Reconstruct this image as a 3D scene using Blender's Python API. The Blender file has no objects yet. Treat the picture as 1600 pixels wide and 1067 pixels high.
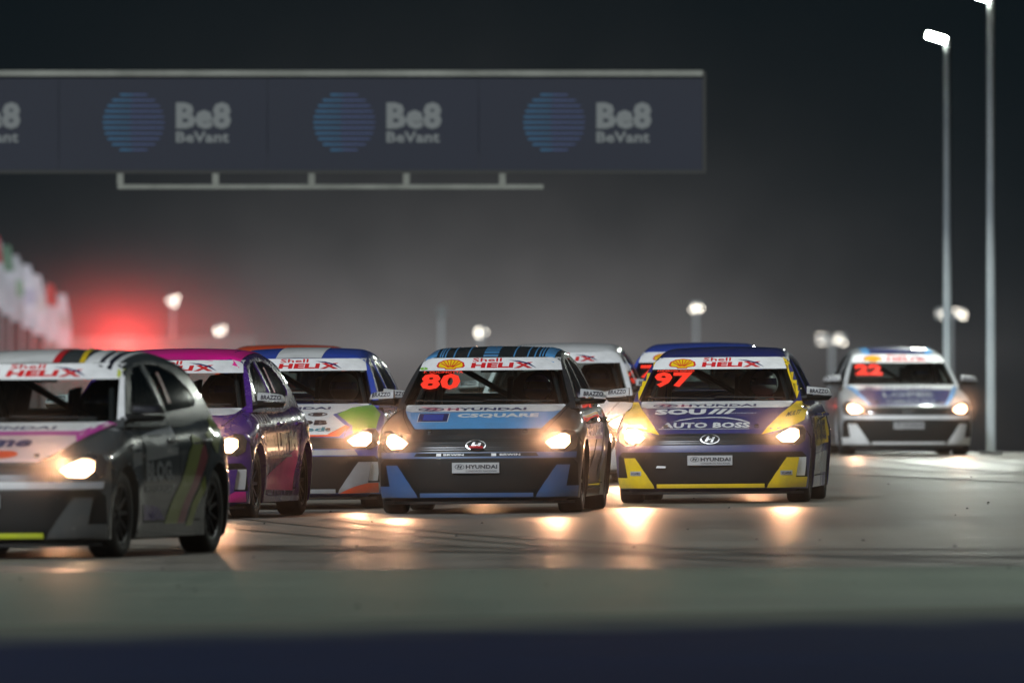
import bpy, bmesh, math, random
from mathutils import Vector, Matrix
from mathutils.bvhtree import BVHTree
random.seed(7)
C = bpy.context.scene.collection
scene = bpy.context.scene
R = math.radians

# ------------------------------------------------------------------ camera
F_PX = 22222.0            # focal length in pixels of the 1600 px wide photograph (500 mm lens)
CAM_H, HORIZON = 1.42, 545.0
cam_d = bpy.data.cameras.new('camera'); cam = bpy.data.objects.new('camera', cam_d); C.objects.link(cam)
cam_d.lens = 500; cam_d.sensor_width = 36; cam_d.clip_start = 1; cam_d.clip_end = 6000
cam.location = (0, 0, CAM_H)
cam.rotation_euler = (math.pi/2 + math.atan((HORIZON-533.5)/F_PX), 0, 0)
cam_d.dof.use_dof = True; cam_d.dof.focus_distance = 126; cam_d.dof.aperture_fstop = 4.4
scene.camera = cam

# ------------------------------------------------------------------ world: night sky with a low band of lit haze
world = bpy.data.worlds.new('World'); scene.world = world; world.use_nodes = True
nt = world.node_tree; nt.nodes.clear()
def nd(t, **k):
    n = nt.nodes.new(t)
    for a, b in k.items(): setattr(n, a, b)
    return n
def mth(op, a, b=None):
    n = nd('ShaderNodeMath', operation=op)
    for i, v in enumerate((a, b)):
        if v is None: continue
        if isinstance(v, (int, float)): n.inputs[i].default_value = v
        else: nt.links.new(v, n.inputs[i])
    return n.outputs[0]
tc = nd('ShaderNodeTexCoord'); sep = nd('ShaderNodeSeparateXYZ'); nt.links.new(tc.outputs['Generated'], sep.inputs[0])
el = mth('ABSOLUTE', sep.outputs[2])
glow = mth('EXPONENT', mth('MULTIPLY', el, -1/0.0069))
az = mth('ARCTAN2', sep.outputs[0], sep.outputs[1])
azg = mth('EXPONENT', mth('MULTIPLY', mth('POWER', mth('ABSOLUTE', mth('MULTIPLY', mth('ADD', az, 0.004), 1/0.026)), 2.0), -1.0))
glow = mth('MULTIPLY', glow, mth('ADD', mth('MULTIPLY', azg, 0.93), 0.07))
nz = nd('ShaderNodeTexNoise'); nz.inputs['Scale'].default_value = 140; nz.inputs['Detail'].default_value = 3
nt.links.new(tc.outputs['Generated'], nz.inputs['Vector'])
glow = mth('MULTIPLY', glow, mth('ADD', mth('MULTIPLY', nz.outputs[0], 0.7), 0.65))
sky = nd('ShaderNodeTexSky'); sky.sky_type = 'NISHITA'; sky.sun_disc = False
sky.sun_elevation = R(2); sky.sun_rotation = R(150)
bg0 = nd('ShaderNodeBackground'); bg0.inputs[1].default_value = 0.0006; nt.links.new(sky.outputs[0], bg0.inputs[0])
bg1 = nd('ShaderNodeBackground'); bg1.inputs[0].default_value = (0.165, 0.155, 0.152, 1); nt.links.new(glow, bg1.inputs[1])
bg2 = nd('ShaderNodeBackground'); bg2.inputs[0].default_value = (0.0022, 0.0062, 0.0088, 1)
a1 = nd('ShaderNodeAddShader'); a2 = nd('ShaderNodeAddShader'); wo = nd('ShaderNodeOutputWorld')
nt.links.new(bg0.outputs[0], a1.inputs[0]); nt.links.new(bg1.outputs[0], a1.inputs[1])
nt.links.new(a1.outputs[0], a2.inputs[0]); nt.links.new(bg2.outputs[0], a2.inputs[1]); nt.links.new(a2.outputs[0], wo.inputs[0])

# added directional light standing in for the floodlights, to brighten the car fronts
sd = bpy.data.lights.new('flood_fill', 'SUN'); sd.energy = 3.0; sd.angle = R(8); sd.color = (0.90, 0.97, 1.0)
so = bpy.data.objects.new('flood_fill', sd); C.objects.link(so); so.location = (0, 0, 30)
so.rotation_euler = Vector((0.34, 0.78, -0.56)).to_track_quat('-Z', 'Y').to_euler()

vs = scene.view_settings; scene.display_settings.display_device = 'sRGB'
vs.view_transform = 'Standard'; vs.look = 'None'; vs.exposure = 0; vs.gamma = 1; vs.use_curve_mapping = False
cy = scene.cycles
cy.use_denoising = True; cy.max_bounces = 6; cy.volume_bounces = 0; cy.transparent_max_bounces = 12
cy.transmission_bounces = 4; cy.sample_clamp_indirect = 4; cy.caustics_reflective = False; cy.caustics_refractive = False

# ------------------------------------------------------------------ materials
MATS = {}
def mat(name, col, rough=0.5, metal=0.0, coat=0.0, emis=None, estr=0, spec=0.5):
    if name in MATS: return MATS[name]
    m = bpy.data.materials.new(name); m.use_nodes = True
    b = m.node_tree.nodes['Principled BSDF']
    b.inputs['Base Color'].default_value = (*col, 1); b.inputs['Roughness'].default_value = rough
    b.inputs['Metallic'].default_value = metal; b.inputs['Coat Weight'].default_value = coat
    b.inputs['Coat Roughness'].default_value = 0.03; b.inputs['Specular IOR Level'].default_value = spec
    if emis: b.inputs['Emission Color'].default_value = (*emis, 1); b.inputs['Emission Strength'].default_value = estr
    MATS[name] = m; return m
def paint(name, col, rough=0.32):
    """car paint / vinyl wrap with fine road dust that breaks up colour and gloss"""
    if name in MATS: return MATS[name]
    m = mat(name, col, rough, coat=0.9)
    t = m.node_tree; b = t.nodes['Principled BSDF']
    co = t.nodes.new('ShaderNodeTexCoord')
    n1 = t.nodes.new('ShaderNodeTexNoise'); n1.inputs['Scale'].default_value = 5; n1.inputs['Detail'].default_value = 8; n1.inputs['Roughness'].default_value = 0.7
    t.links.new(co.outputs['Object'], n1.inputs['Vector'])
    mx = t.nodes.new('ShaderNodeMix'); mx.data_type = 'RGBA'
    mx.inputs[6].default_value = (*col, 1); mx.inputs[7].default_value = (col[0]*0.6+0.05, col[1]*0.6+0.045, col[2]*0.6+0.04, 1)
    rp = t.nodes.new('ShaderNodeValToRGB'); rp.color_ramp.elements[0].position = 0.45; rp.color_ramp.elements[1].position = 0.85
    t.links.new(n1.outputs[0], rp.inputs[0]); t.links.new(rp.outputs[0], mx.inputs[0]); t.links.new(mx.outputs[2], b.inputs['Base Color'])
    mr = t.nodes.new('ShaderNodeMapRange'); mr.inputs[3].default_value = rough*0.7; mr.inputs[4].default_value = rough*1.5
    t.links.new(n1.outputs[0], mr.inputs[0]); t.links.new(mr.outputs[0], b.inputs['Roughness'])
    return m
WHITE = paint('white_vinyl', (0.80, 0.80, 0.81))
BLACK = mat('black_plastic', (0.006, 0.006, 0.006), 0.55, spec=.25)
MATT = mat('matt_black', (0.008, 0.008, 0.008), 0.8)
RUBBER = mat('tyre_rubber', (0.015, 0.014, 0.014), 0.7)
RIM = mat('dark_rim_metal', (0.05, 0.05, 0.055), 0.3, 0.8)
STEEL = mat('galvanised_steel', (0.55, 0.57, 0.58), 0.45, 0.3)
REDV = paint('red_vinyl', (0.62, 0.015, 0.02))
NUMRED = mat('number_red_glow', (0.85, 0.03, 0.015), 0.4, emis=(1, 0.06, 0.03), estr=0.35)  # red glow added to the number print, which is no lamp
YELV = paint('yellow_vinyl', (0.85, 0.58, 0.01))
NAVY = paint('navy_vinyl', (0.018, 0.024, 0.12))
INK = mat('ink_black', (0.01, 0.01, 0.02), 0.4)
LINE = mat('shut_line', (0.004, 0.004, 0.004), 0.9)
SILV = mat('silver_trim', (0.5, 0.5, 0.5), 0.25, 1.0)
PLATE = mat('plate_grey', (0.42, 0.42, 0.43), 0.4)
LAMP = mat('headlight_glow', (1, 0.9, 0.8), 0.3, emis=(1.0, 0.60, 0.32), estr=16)
def lamp_mat():
    t = LAMP.node_tree; b = t.nodes['Principled BSDF']; co = t.nodes.new('ShaderNodeTexCoord'); sx = t.nodes.new('ShaderNodeSeparateXYZ'); t.links.new(co.outputs['Object'], sx.inputs[0])
    def m_(op, a, c=None):
        n = t.nodes.new('ShaderNodeMath'); n.operation = op
        for i, v in enumerate((a, c)):
            if v is None: continue
            if isinstance(v, (int, float)): n.inputs[i].default_value = v
            else: t.links.new(v, n.inputs[i])
        return n.outputs[0]
    dx = m_('POWER', m_('DIVIDE', m_('SUBTRACT', m_('ABSOLUTE', sx.outputs[0]), .695), .055), 2)
    dz = m_('POWER', m_('DIVIDE', m_('SUBTRACT', sx.outputs[2], .615), .035), 2)
    t.links.new(m_('ADD', m_('MULTIPLY', m_('EXPONENT', m_('MULTIPLY', m_('ADD', dx, dz), -1)), 60), 1.3), b.inputs['Emission Strength'])
lamp_mat()
LAMPH = mat('headlight_housing', (0.05, 0.05, 0.055), 0.12, 0.3, 1.0)
CAGE = mat('roll_cage_paint', (0.02, 0.02, 0.022), 0.4)
SEATM = mat('seat_fabric', (0.006, 0.006, 0.007), 0.9)
CABIN = mat('cabin_trim', (0.05, 0.055, 0.06), 0.8)
def glass_mat():
    m = bpy.data.materials.new('window_glass'); m.use_nodes = True; t = m.node_tree; t.nodes.clear()
    o = t.nodes.new('ShaderNodeOutputMaterial'); mx = t.nodes.new('ShaderNodeMixShader')
    tr = t.nodes.new('ShaderNodeBsdfTransparent'); tr.inputs[0].default_value = (0.80, 0.88, 0.85, 1)
    gl = t.nodes.new('ShaderNodeBsdfGlossy'); gl.inputs['Roughness'].default_value = 0.06
    lw = t.nodes.new('ShaderNodeFresnel'); lw.inputs[0].default_value = 1.5
    t.links.new(lw.outputs[0], mx.inputs[0]); t.links.new(tr.outputs[0], mx.inputs[1]); t.links.new(gl.outputs[0], mx.inputs[2])
    t.links.new(mx.outputs[0], o.inputs[0]); return m
GLASS = glass_mat()
MIST = .0003
BLOOM = .11
def field_z(y): return -.35 - .012*max(0, y-225)
def ground_z(x, d):
    k = 1 if d < 130 else max(0, (180-d)/50)
    return .008*k*max(-12, min(12, x)) + .035*math.exp(-((d-149)/12)**2)

# ------------------------------------------------------------------ object helpers
def link(o, parent=None):
    C.objects.link(o)
    if parent is not None: o.parent = parent
    return o
def obj(name, bm, m, parent=None, smooth=None):
    """bm -> one mesh object; m a material or list"""
    me = bpy.data.meshes.new(name)
    if smooth is not None:
        for f in bm.faces: f.smooth = True
        for e in bm.edges:
            if len(e.link_faces) == 2 and e.calc_face_angle(0) > R(smooth): e.smooth = False
    bm.to_mesh(me); bm.free()
    for mm in (m if isinstance(m, (list, tuple)) else [m]): me.materials.append(mm)
    return link(bpy.data.objects.new(name, me), parent)
def tag(o, label=None, cat=None, group=None, kind=None):
    if label: o['label'] = label
    if cat: o['category'] = cat
    if group: o['group'] = group
    if kind: o['kind'] = kind
    return o
def empty(name, loc=(0, 0, 0), rz=0):
    o = bpy.data.objects.new(name, None); o.location = loc; o.rotation_euler = (0, 0, rz); o.empty_display_size = 0.3
    return link(o)
def box(bm, x0, x1, y0, y1, z0, z1):
    v = [bm.verts.new(p) for p in ((x0,y0,z0),(x1,y0,z0),(x1,y1,z0),(x0,y1,z0),(x0,y0,z1),(x1,y0,z1),(x1,y1,z1),(x0,y1,z1))]
    for q in ((0,3,2,1),(4,5,6,7),(0,1,5,4),(1,2,6,5),(2,3,7,6),(3,0,4,7)): bm.faces.new([v[i] for i in q])
def tube(bm, pts, r, n=8, caps=True):
    rings = []
    pts = [Vector(p) for p in pts]
    rr = r if isinstance(r, (list, tuple)) else [r]*len(pts)
    for i, p in enumerate(pts):
        d = (pts[min(i+1, len(pts)-1)] - pts[max(i-1, 0)]).normalized()
        up = Vector((0, 0, 1)) if abs(d.z) < 0.9 else Vector((0, 1, 0))
        a = d.cross(up).normalized(); b = d.cross(a)
        rings.append([bm.verts.new(p + (a*math.cos(2*math.pi*k/n) + b*math.sin(2*math.pi*k/n))*rr[i]) for k in range(n)])
    for i in range(len(rings)-1):
        for k in range(n): bm.faces.new((rings[i][k], rings[i][(k+1) % n], rings[i+1][(k+1) % n], rings[i+1][k]))
    if caps: bm.faces.new(rings[0]); bm.faces.new(rings[-1][::-1])
def lathe_x(bm, prof, n=40):
    """prof: (x, r) closed ring profile turned about the x axis"""
    rings = [[bm.verts.new((x, r*math.cos(2*math.pi*k/n), r*math.sin(2*math.pi*k/n))) for x, r in prof] for k in range(n)]
    m = len(prof)
    for k in range(n):
        for j in range(m): bm.faces.new((rings[k][j], rings[k][(j+1) % m], rings[(k+1) % n][(j+1) % m], rings[(k+1) % n][j]))
def interp(tab, x):
    if x <= tab[0][0]: return tab[0][1]
    for (a, fa), (b, fb) in zip(tab, tab[1:]):
        if x <= b:
            t = (x-a)/(b-a); return fa + (fb-fa)*t
    return tab[-1][1]
def smooth_tab(tab):
    """Catmull-Rom version of interp for smooth body lines"""
    def f(x):
        n = len(tab)
        if x <= tab[0][0]: return tab[0][1]
        if x >= tab[-1][0]: return tab[-1][1]
        for i in range(n-1):
            if x <= tab[i+1][0]:
                x0, y0 = tab[i]; x1, y1 = tab[i+1]; h = x1-x0; t = (x-x0)/h
                m0 = (y1-tab[i-1][1])/(x1-tab[i-1][0]) if i > 0 else (y1-y0)/h
                m1 = (tab[i+2][1]-y0)/(tab[i+2][0]-x0) if i < n-2 else (y1-y0)/h
                return (2*t**3-3*t*t+1)*y0+(t**3-2*t*t+t)*h*m0+(-2*t**3+3*t*t)*y1+(t**3-t*t)*h*m1
    return f

# ------------------------------------------------------------------ hatchback body (x to the side, y from nose to tail, z up)
F_z = smooth_tab([(0.09, .10), (0.14, .035), (0.20, .01), (0.30, .0), (0.45, 0.0), (0.52, .012), (0.60, .035), (0.64, .06), (0.67, .09)])
Wy = smooth_tab([(0, .80), (.35, .835), (.8, .858), (1.3, .850), (2.2, .850), (2.9, .853), (3.3, .868), (3.7, .845), (4.0, .79)])
Wz = smooth_tab([(.09, .955), (.2, .975), (.45, 1.0), (.60, 1.0), (.74, .985), (.84, .955), (.95, .90), (1.0, .88)])
Tc = smooth_tab([(0, .645), (.07, .665), (.2, .712), (.45, .795), (.7, .865), (.95, .922), (1.1, .945), (1.6, .955), (2.3, .97), (3.2, 1.0), (3.75, 1.0), (4.0, .97)])
def body_pt(a, b, c):
    z = 0.12 + c*0.7; y = 2
    for _ in range(4):
        yf = F_z(z) + 0.10*a*a + 0.30*abs(a)**7
        yr = 3.99 - 0.06*a*a - 0.20*abs(a)**7 - 0.06*max(0, z-.6)/.35 - 0.05*max(0, .3-z)/.2
        y = yf + (yr-yf)*b
        s = min(1, max(0, (abs(a)-.78)/.22))
        zt = Tc(y) - .035*a*a - .085*(1-math.sqrt(max(0, 1-s*s)))
        if y < 1.2: zt += 0.018*math.exp(-((abs(a)-.72)/.10)**2)*min(1, y/.4)   # hood creases
        zb = 0.13 if .3 < y < 3.7 else 0.10
        z = zb + c*(zt-zb)
    w = Wy(y)*Wz(z)
    for yc in (.80, 3.33):   # wheel-arch flares
        d = math.hypot(y-yc, z-.30); w += 0.018*math.exp(-((d-.36)/.07)**2)
    if 1.25 < y < 3.0: w -= 0.014*math.exp(-((z-.36)/.10)**2)*min(1, (y-1.25)/.2, (3.0-y)/.2)
    w += 0.013*math.exp(-((z-.74-.03*(y-1)/2)/.020)**2) if 1.0 < y < 3.7 else 0
    return Vector((a*w, y, z))
Wg = smooth_tab([(.90, .775), (.96, .755), (1.10, .700), (1.25, .630), (1.36, .572), (1.45, .54)])
Tr = smooth_tab([(1.60, 1.335), (1.70, 1.350), (1.9, 1.395), (2.2, 1.432), (2.6, 1.445), (3.1, 1.425), (3.5, 1.375), (3.75, 1.33)])
def cabin_pt(a, b, c):
    z = 1.1; y = 2
    for _ in range(5):
        yf = 0.98 + (z-.92)*1.58 + .13*a*a + .06*abs(a)**5
        yr = 3.93 - (z-.95)*.72 - .05*a*a - .10*abs(a)**6
        y = yf + (yr-yf)*b
        s = min(1, max(0, (abs(a)-.82)/.18))
        zt = Tr(y) - .022*a*a - .060*(1-math.sqrt(max(0, 1-s*s)))
        z = .90 + c*(zt-.90)
    w = Wg(z)*(1 - .05*max(0, (y-2.4)/1.5)**2) * (1 - .03*max(0, (1.6-y)/.6))
    return Vector((a*w, y, z))
def shell(fn, na, nb, nc, faces='FBLRTD', ease=True):
    """sheets of the unit box mapped through fn, welded; returns bm and faces by side"""
    bm = bmesh.new(); out = {}
    def E(t, n, sym):   # denser towards edges
        t = t/n
        if sym: return -math.cos(math.pi*t)*0.6 + (2*t-1)*0.4
        return (0.5-0.5*math.cos(math.pi*t))*0.35 + t*0.65
    A = [E(i, na, True) for i in range(na+1)]; B = [E(i, nb, False) for i in range(nb+1)]; Cc = [i/nc for i in range(nc+1)]
    cache = {}
    def V(i, j, k):
        if (i, j, k) not in cache: cache[(i, j, k)] = bm.verts.new(fn(A[i], B[j], Cc[k]))
        return cache[(i, j, k)]
    def sheet(key, nu, nv, f, flip):
        fs = []
        for u in range(nu):
            for v in range(nv):
                q = [V(*f(u, v)), V(*f(u+1, v)), V(*f(u+1, v+1)), V(*f(u, v+1))]
                if flip: q.reverse()
                fs.append(bm.faces.new(q))
        out[key] = fs
    if 'F' in faces: sheet('F', na, nc, lambda u, v: (u, 0, v), False)
    if 'B' in faces: sheet('B', na, nc, lambda u, v: (u, nb, v), True)
    if 'L' in faces: sheet('L', nb, nc, lambda u, v: (0, u, v), True)
    if 'R' in faces: sheet('R', nb, nc, lambda u, v: (na, u, v), False)
    if 'T' in faces: sheet('T', na, nb, lambda u, v: (u, v, nc), False)
    if 'D' in faces: sheet('D', na, nb, lambda u, v: (u, v, 0), True)
    return bm, out

def cut_window(bm, faces, poly, ia, ib):
    """score faces along a convex polygon in axes (ia, ib); returns the faces inside"""
    n = len(poly); cx = sum(p[0] for p in poly)/n; cz = sum(p[1] for p in poly)/n
    lo = (min(p[0] for p in poly)-.25, min(p[1] for p in poly)-.25); hi = (max(p[0] for p in poly)+.25, max(p[1] for p in poly)+.25)
    fs = set(faces)
    for i in range(n):
        p, q = poly[i], poly[(i+1) % n]
        near = [f for f in fs if f.is_valid and lo[0] < f.calc_center_median()[ia] < hi[0] and lo[1] < f.calc_center_median()[ib] < hi[1]]
        e = set(); v = set()
        for f in near: e.update(f.edges); v.update(f.verts)
        co = [0, 0, 0]; co[ia], co[ib] = p
        no = [0, 0, 0]; no[ia] = q[1]-p[1]; no[ib] = -(q[0]-p[0])
        r = bmesh.ops.bisect_plane(bm, geom=list(v)+list(e)+near, plane_co=co, plane_no=no, dist=1e-5)
        fs = {f for f in fs if f.is_valid}
        for g in r['geom']:
            if isinstance(g, bmesh.types.BMFace): fs.add(g)
    def inside(f):
        c = f.calc_center_median(); u, w = c[ia], c[ib]; sgn = 0
        for i in range(n):
            p, q = poly[i], poly[(i+1) % n]
            s = (q[0]-p[0])*(w-p[1]) - (q[1]-p[1])*(u-p[0])
            if abs(s) < 1e-9: continue
            if sgn == 0: sgn = 1 if s > 0 else -1
            elif (s > 0) != (sgn > 0): return False
        return True
    return [f for f in fs if inside(f)]

def mesh_from_faces(faces, push=0.0):
    bm2 = bmesh.new(); m = {}
    for f in faces:
        vs_ = []
        for v in f.verts:
            if v not in m: m[v] = bm2.verts.new(v.co - v.normal*push)
            vs_.append(m[v])
        bm2.faces.new(vs_)
    return bm2

# --- build the prototype meshes once
bm, _ = shell(body_pt, 30, 60, 16)
bmesh.ops.recalc_face_normals(bm, faces=bm.faces)
full_body = bm.copy()
body_proto = obj('body', bm, [BLACK, MATT])
def cutter(fn):
    b = bmesh.new(); fn(b); bmesh.ops.recalc_face_normals(b, faces=b.faces)
    for f in b.faces: f.material_index = 1
    return obj('cutter', b, [BLACK, MATT])
def arches(b):
    for yc in (.80, 3.33):
        for s in (-1, 1):
            n = 36; r = .345
            r0 = [b.verts.new((s*.60, yc+r*math.cos(2*math.pi*k/n), .30+r*math.sin(2*math.pi*k/n))) for k in range(n)]
            r1 = [b.verts.new((s*1.1, yc+r*math.cos(2*math.pi*k/n), .30+r*math.sin(2*math.pi*k/n))) for k in range(n)]
            for k in range(n): b.faces.new((r0[k], r0[(k+1) % n], r1[(k+1) % n], r1[k]))
            b.faces.new(r0); b.faces.new(r1)
def prism(b, poly, y0, y1):
    a = [b.verts.new((x, y0, z)) for x, z in poly]; c = [b.verts.new((x, y1, z)) for x, z in poly]; n = len(poly)
    for k in range(n): b.faces.new((a[k], a[(k+1) % n], c[(k+1) % n], c[k]))
    b.faces.new(a); b.faces.new(c[::-1])
def pocket(b):
    prism(b, [(-.60, .435), (.60, .435), (.47, .205), (-.47, .205)], -.1, .20)
def pit(b):    # cabin well, so that the inside can be seen through the windows
    a = [(-.66, 1.25), (.66, 1.25), (.66, 3.70), (-.66, 3.70)]
    lo = [b.verts.new((x, y, .42)) for x, y in a]; hi = [b.verts.new((x, y, 1.3)) for x, y in a]
    for k in range(4): b.faces.new((lo[k], lo[(k+1) % 4], hi[(k+1) % 4], hi[k]))
    b.faces.new(lo); b.faces.new(hi[::-1])
cs = [cutter(arches), cutter(pocket), cutter(pit)]
for c_ in cs:
    md = body_proto.modifiers.new('cut', 'BOOLEAN'); md.object = c_; md.operation = 'DIFFERENCE'; md.solver = 'EXACT'
bpy.context.view_layer.update()
dg = bpy.context.evaluated_depsgraph_get()
body_me = bpy.data.meshes.new_from_object(body_proto.evaluated_get(dg), depsgraph=dg)
body_proto.modifiers.clear()
for c_ in cs: bpy.data.objects.remove(c_)
bpy.data.objects.remove(body_proto)
bm = bmesh.new(); bm.from_mesh(body_me)
for f in bm.faces: f.smooth = True
for e in bm.edges:
    if len(e.link_faces) == 2 and (e.calc_face_angle(0) > R(38) or e.link_faces[0].material_index != e.link_faces[1].material_index): e.smooth = False
bm.to_mesh(body_me); cut_body = bm

# cabin: pillars and roof with window openings
cb, cf = shell(cabin_pt, 28, 44, 12, 'FBLRT')
bmesh.ops.recalc_face_normals(cb, faces=cb.faces)
full_cabin = cb.copy()
panes = []
WS = [(-.668, .93), (-.70, .955), (-.575, 1.318), (-.53, 1.336), (.53, 1.336), (.575, 1.318), (.70, .955), (.668, .93)]
inside_ws = cut_window(cb, cf['F'], WS, 0, 2)
panes.append(('windshield', inside_ws))
panes.append(('rear_window', cut_window(cb, cf['B'], [(-.60, 1.03), (.60, 1.03), (.50, 1.29), (-.50, 1.29)], 0, 2)))
WF = [(1.42, .985), (1.55, 1.085), (1.86, 1.262), (2.05, 1.315), (2.30, 1.337), (2.30, .998)]
WR = [(2.40, 1.000), (2.40, 1.340), (2.80, 1.330), (3.12, 1.27), (3.36, 1.15), (3.40, 1.08), (3.30, 1.035)]
for key in 'LR':
    panes.append(('side_window', cut_window(cb, cf[key], WF, 1, 2)))
    rest = [f for f in cb.faces if f.is_valid and (f.calc_center_median().x > 0) == (key == 'R') and abs(f.normal.x) > .75]
    panes.append(('side_window', cut_window(cb, rest, WR, 1, 2)))
pane_bms = []
for nme, fs in panes:
    fs = [f for f in fs if f.is_valid]
    pane_bms.append((nme, mesh_from_faces(fs, 0.006)))
dead = [f for _, fs in panes for f in fs if f.is_valid]
bmesh.ops.delete(cb, geom=dead, context='FACES')
# give the shell thickness
bmesh.ops.solidify(cb, geom=cb.faces[:], thickness=0.03)
cabin_me = bpy.data.meshes.new('cabin_shell')
for f in cb.faces: f.smooth = True
for e in cb.edges:
    if len(e.link_faces) != 2 or e.calc_face_angle(0) > R(40): e.smooth = False
cb.to_mesh(cabin_me); cb.free()
pane_mes = []
for nme, b in pane_bms:
    me = bpy.data.meshes.new(nme)
    for f in b.faces: f.smooth = True
    b.to_mesh(me); b.free(); me.materials.append(GLASS); pane_mes.append((nme, me))

# surfaces that graphics are laid on
def joined(*bms):
    vs_, fs_ = [], []
    for b in bms:
        b.verts.ensure_lookup_table(); b.verts.index_update(); o = len(vs_)
        vs_ += [v.co.copy() for v in b.verts]; fs_ += [[v.index+o for v in f.verts] for f in b.faces]
    return BVHTree.FromPolygons(vs_, fs_)
BVH_FRONT = joined(full_body, full_cabin)
BVH_SIDE = joined(cut_body, full_cabin)

def lay(bm2, view, off, step=0.05, bvh=None):
    """flat bm2 (u,v in .x,.y) -> cut to a grid and laid on the car in a view: front, top, right, left"""
    bmesh.ops.triangulate(bm2, faces=bm2.faces[:])
    if bm2.verts:
        for ax in (0, 1):
            lo = min(v.co[ax] for v in bm2.verts); hi = max(v.co[ax] for v in bm2.verts)
            st = step if not (view == 'front' and ax == 1) else step*0.5
            k = math.floor(lo/st)+1
            while k*st < hi:
                co = [0, 0, 0]; co[ax] = k*st; no = [0, 0, 0]; no[ax] = 1
                bmesh.ops.bisect_plane(bm2, geom=bm2.verts[:]+bm2.edges[:]+bm2.faces[:], plane_co=co, plane_no=no, dist=1e-6)
                k += 1
    bvh = bvh or (BVH_SIDE if view in ('right', 'left') else BVH_FRONT)
    bad = []
    for v in bm2.verts:
        u, w = v.co.x, v.co.y
        if view == 'front': o, d = Vector((u, -2, w)), Vector((0, 1, 0))
        elif view == 'top': o, d = Vector((u, w, 3)), Vector((0, 0, -1))
        elif view == 'right': o, d = Vector((3, u, w)), Vector((-1, 0, 0))
        else: o, d = Vector((-3, u, w)), Vector((1, 0, 0))
        h, nrm, i, dist = bvh.ray_cast(o, d)
        if h is None or (view in ('right', 'left') and w < .9 and abs(h.x) < .72): bad.append(v); v.co = o; continue
        if nrm.dot(d) > 0: nrm = -nrm
        v.co = h + nrm*off
    bmesh.ops.delete(bm2, geom=bad, context='VERTS')
    bmesh.ops.recalc_face_normals(bm2, faces=bm2.faces)
    for f in bm2.faces: f.smooth = True
    return bm2
def flat(polys):
    b = bmesh.new()
    for p in polys: b.faces.new([b.verts.new((x, z, 0)) for x, z in p])
    return b
def thicken(b, view, depth):
    """give a laid graphic real depth by pulling its border back into the body"""
    d = {'front': Vector((0, 1, 0)), 'top': Vector((0, 0, -1)), 'right': Vector((-1, 0, 0)), 'left': Vector((1, 0, 0))}[view]
    r = bmesh.ops.extrude_edge_only(b, edges=[e for e in b.edges if e.is_boundary])
    for g in r['geom']:
        if isinstance(g, bmesh.types.BMVert): g.co += d*depth
    for e in b.edges:
        if len(e.link_faces) == 2 and e.calc_face_angle(0) > R(40): e.smooth = False
    return b
def mir(poly): return [(-x, z) for x, z in poly][::-1]
TXT = {}
def text_mesh(s, bold=0.0):
    if (s, bold) in TXT: return TXT[(s, bold)]
    cu = bpy.data.curves.new('t', 'FONT'); cu.body = s; cu.offset = bold; cu.resolution_u = 2; cu.fill_mode = 'BOTH'
    if bold: cu.space_character = 1 + bold*1.2
    o = bpy.data.objects.new('t', cu); C.objects.link(o); bpy.context.view_layer.update()
    me = bpy.data.meshes.new_from_object(o.evaluated_get(bpy.context.evaluated_depsgraph_get()))
    V = [(v.co.x, v.co.y) for v in me.vertices]; Fs = [tuple(p.vertices) for p in me.polygons]
    bpy.data.objects.remove(o); bpy.data.curves.remove(cu); bpy.data.meshes.remove(me)
    x0 = min(v[0] for v in V); x1 = max(v[0] for v in V); y0 = min(v[1] for v in V); y1 = max(v[1] for v in V)
    V = [((x-x0)/(x1-x0), (y-y0)/(y1-y0)) for x, y in V]
    TXT[(s, bold)] = (V, Fs); return TXT[(s, bold)]
def text_flat(s, x0, x1, z0, z1, bold=0.03, shear=0.0, slope=0.0):
    V, Fs = text_mesh(s, bold); b = bmesh.new()
    vs_ = [b.verts.new((x0+(x1-x0)*u + shear*(z1-z0)*w, z0+(z1-z0)*w + slope*(x1-x0)*u, 0)) for u, w in V]
    for f in Fs:
        try: b.faces.new([vs_[i] for i in f])
        except ValueError: pass
    return b
def ell(cx, cz, rx, rz, n=24, a0=0, a1=360):
    return [(cx+rx*math.cos(R(a0+(a1-a0)*k/n)), cz+rz*math.sin(R(a0+(a1-a0)*k/n))) for k in range(n + (0 if a1-a0 == 360 else 1))]
def ring(cx, cz, rx, rz, w, n=24):
    o = ell(cx, cz, rx, rz, n); i = ell(cx, cz, rx-w, rz-w*.6, n)
    return [[o[k], o[(k+1) % n], i[(k+1) % n], i[k]] for k in range(n)]
def line(pts, w):
    out = []
    for (a, b), (c, d) in zip(pts, pts[1:]):
        l = math.hypot(c-a, d-b); nx, nz_ = -(d-b)/l*w/2, (c-a)/l*w/2
        out.append([(a-nx, b-nz_), (c-nx, d-nz_), (c+nx, d+nz_), (a+nx, b+nz_)])
    return out
def h_logo(cx, cz, rx, rz):
    """slanted H in an oval"""
    w = rx*.12
    return ring(cx, cz, rx, rz, w) + [
        [(cx-.55*rx, cz-.45*rz), (cx-.28*rx, cz-.45*rz), (cx-.02*rx, cz+.62*rz), (cx-.26*rx, cz+.62*rz)],
        [(cx+.02*rx, cz-.62*rz), (cx+.26*rx, cz-.62*rz), (cx+.55*rx, cz+.45*rz), (cx+.28*rx, cz+.45*rz)],
        [(cx-.30*rx, cz-.12*rz), (cx+.34*rx, cz-.02*rz), (cx+.36*rx, cz+.16*rz), (cx-.24*rx, cz+.08*rz)]]
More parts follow.
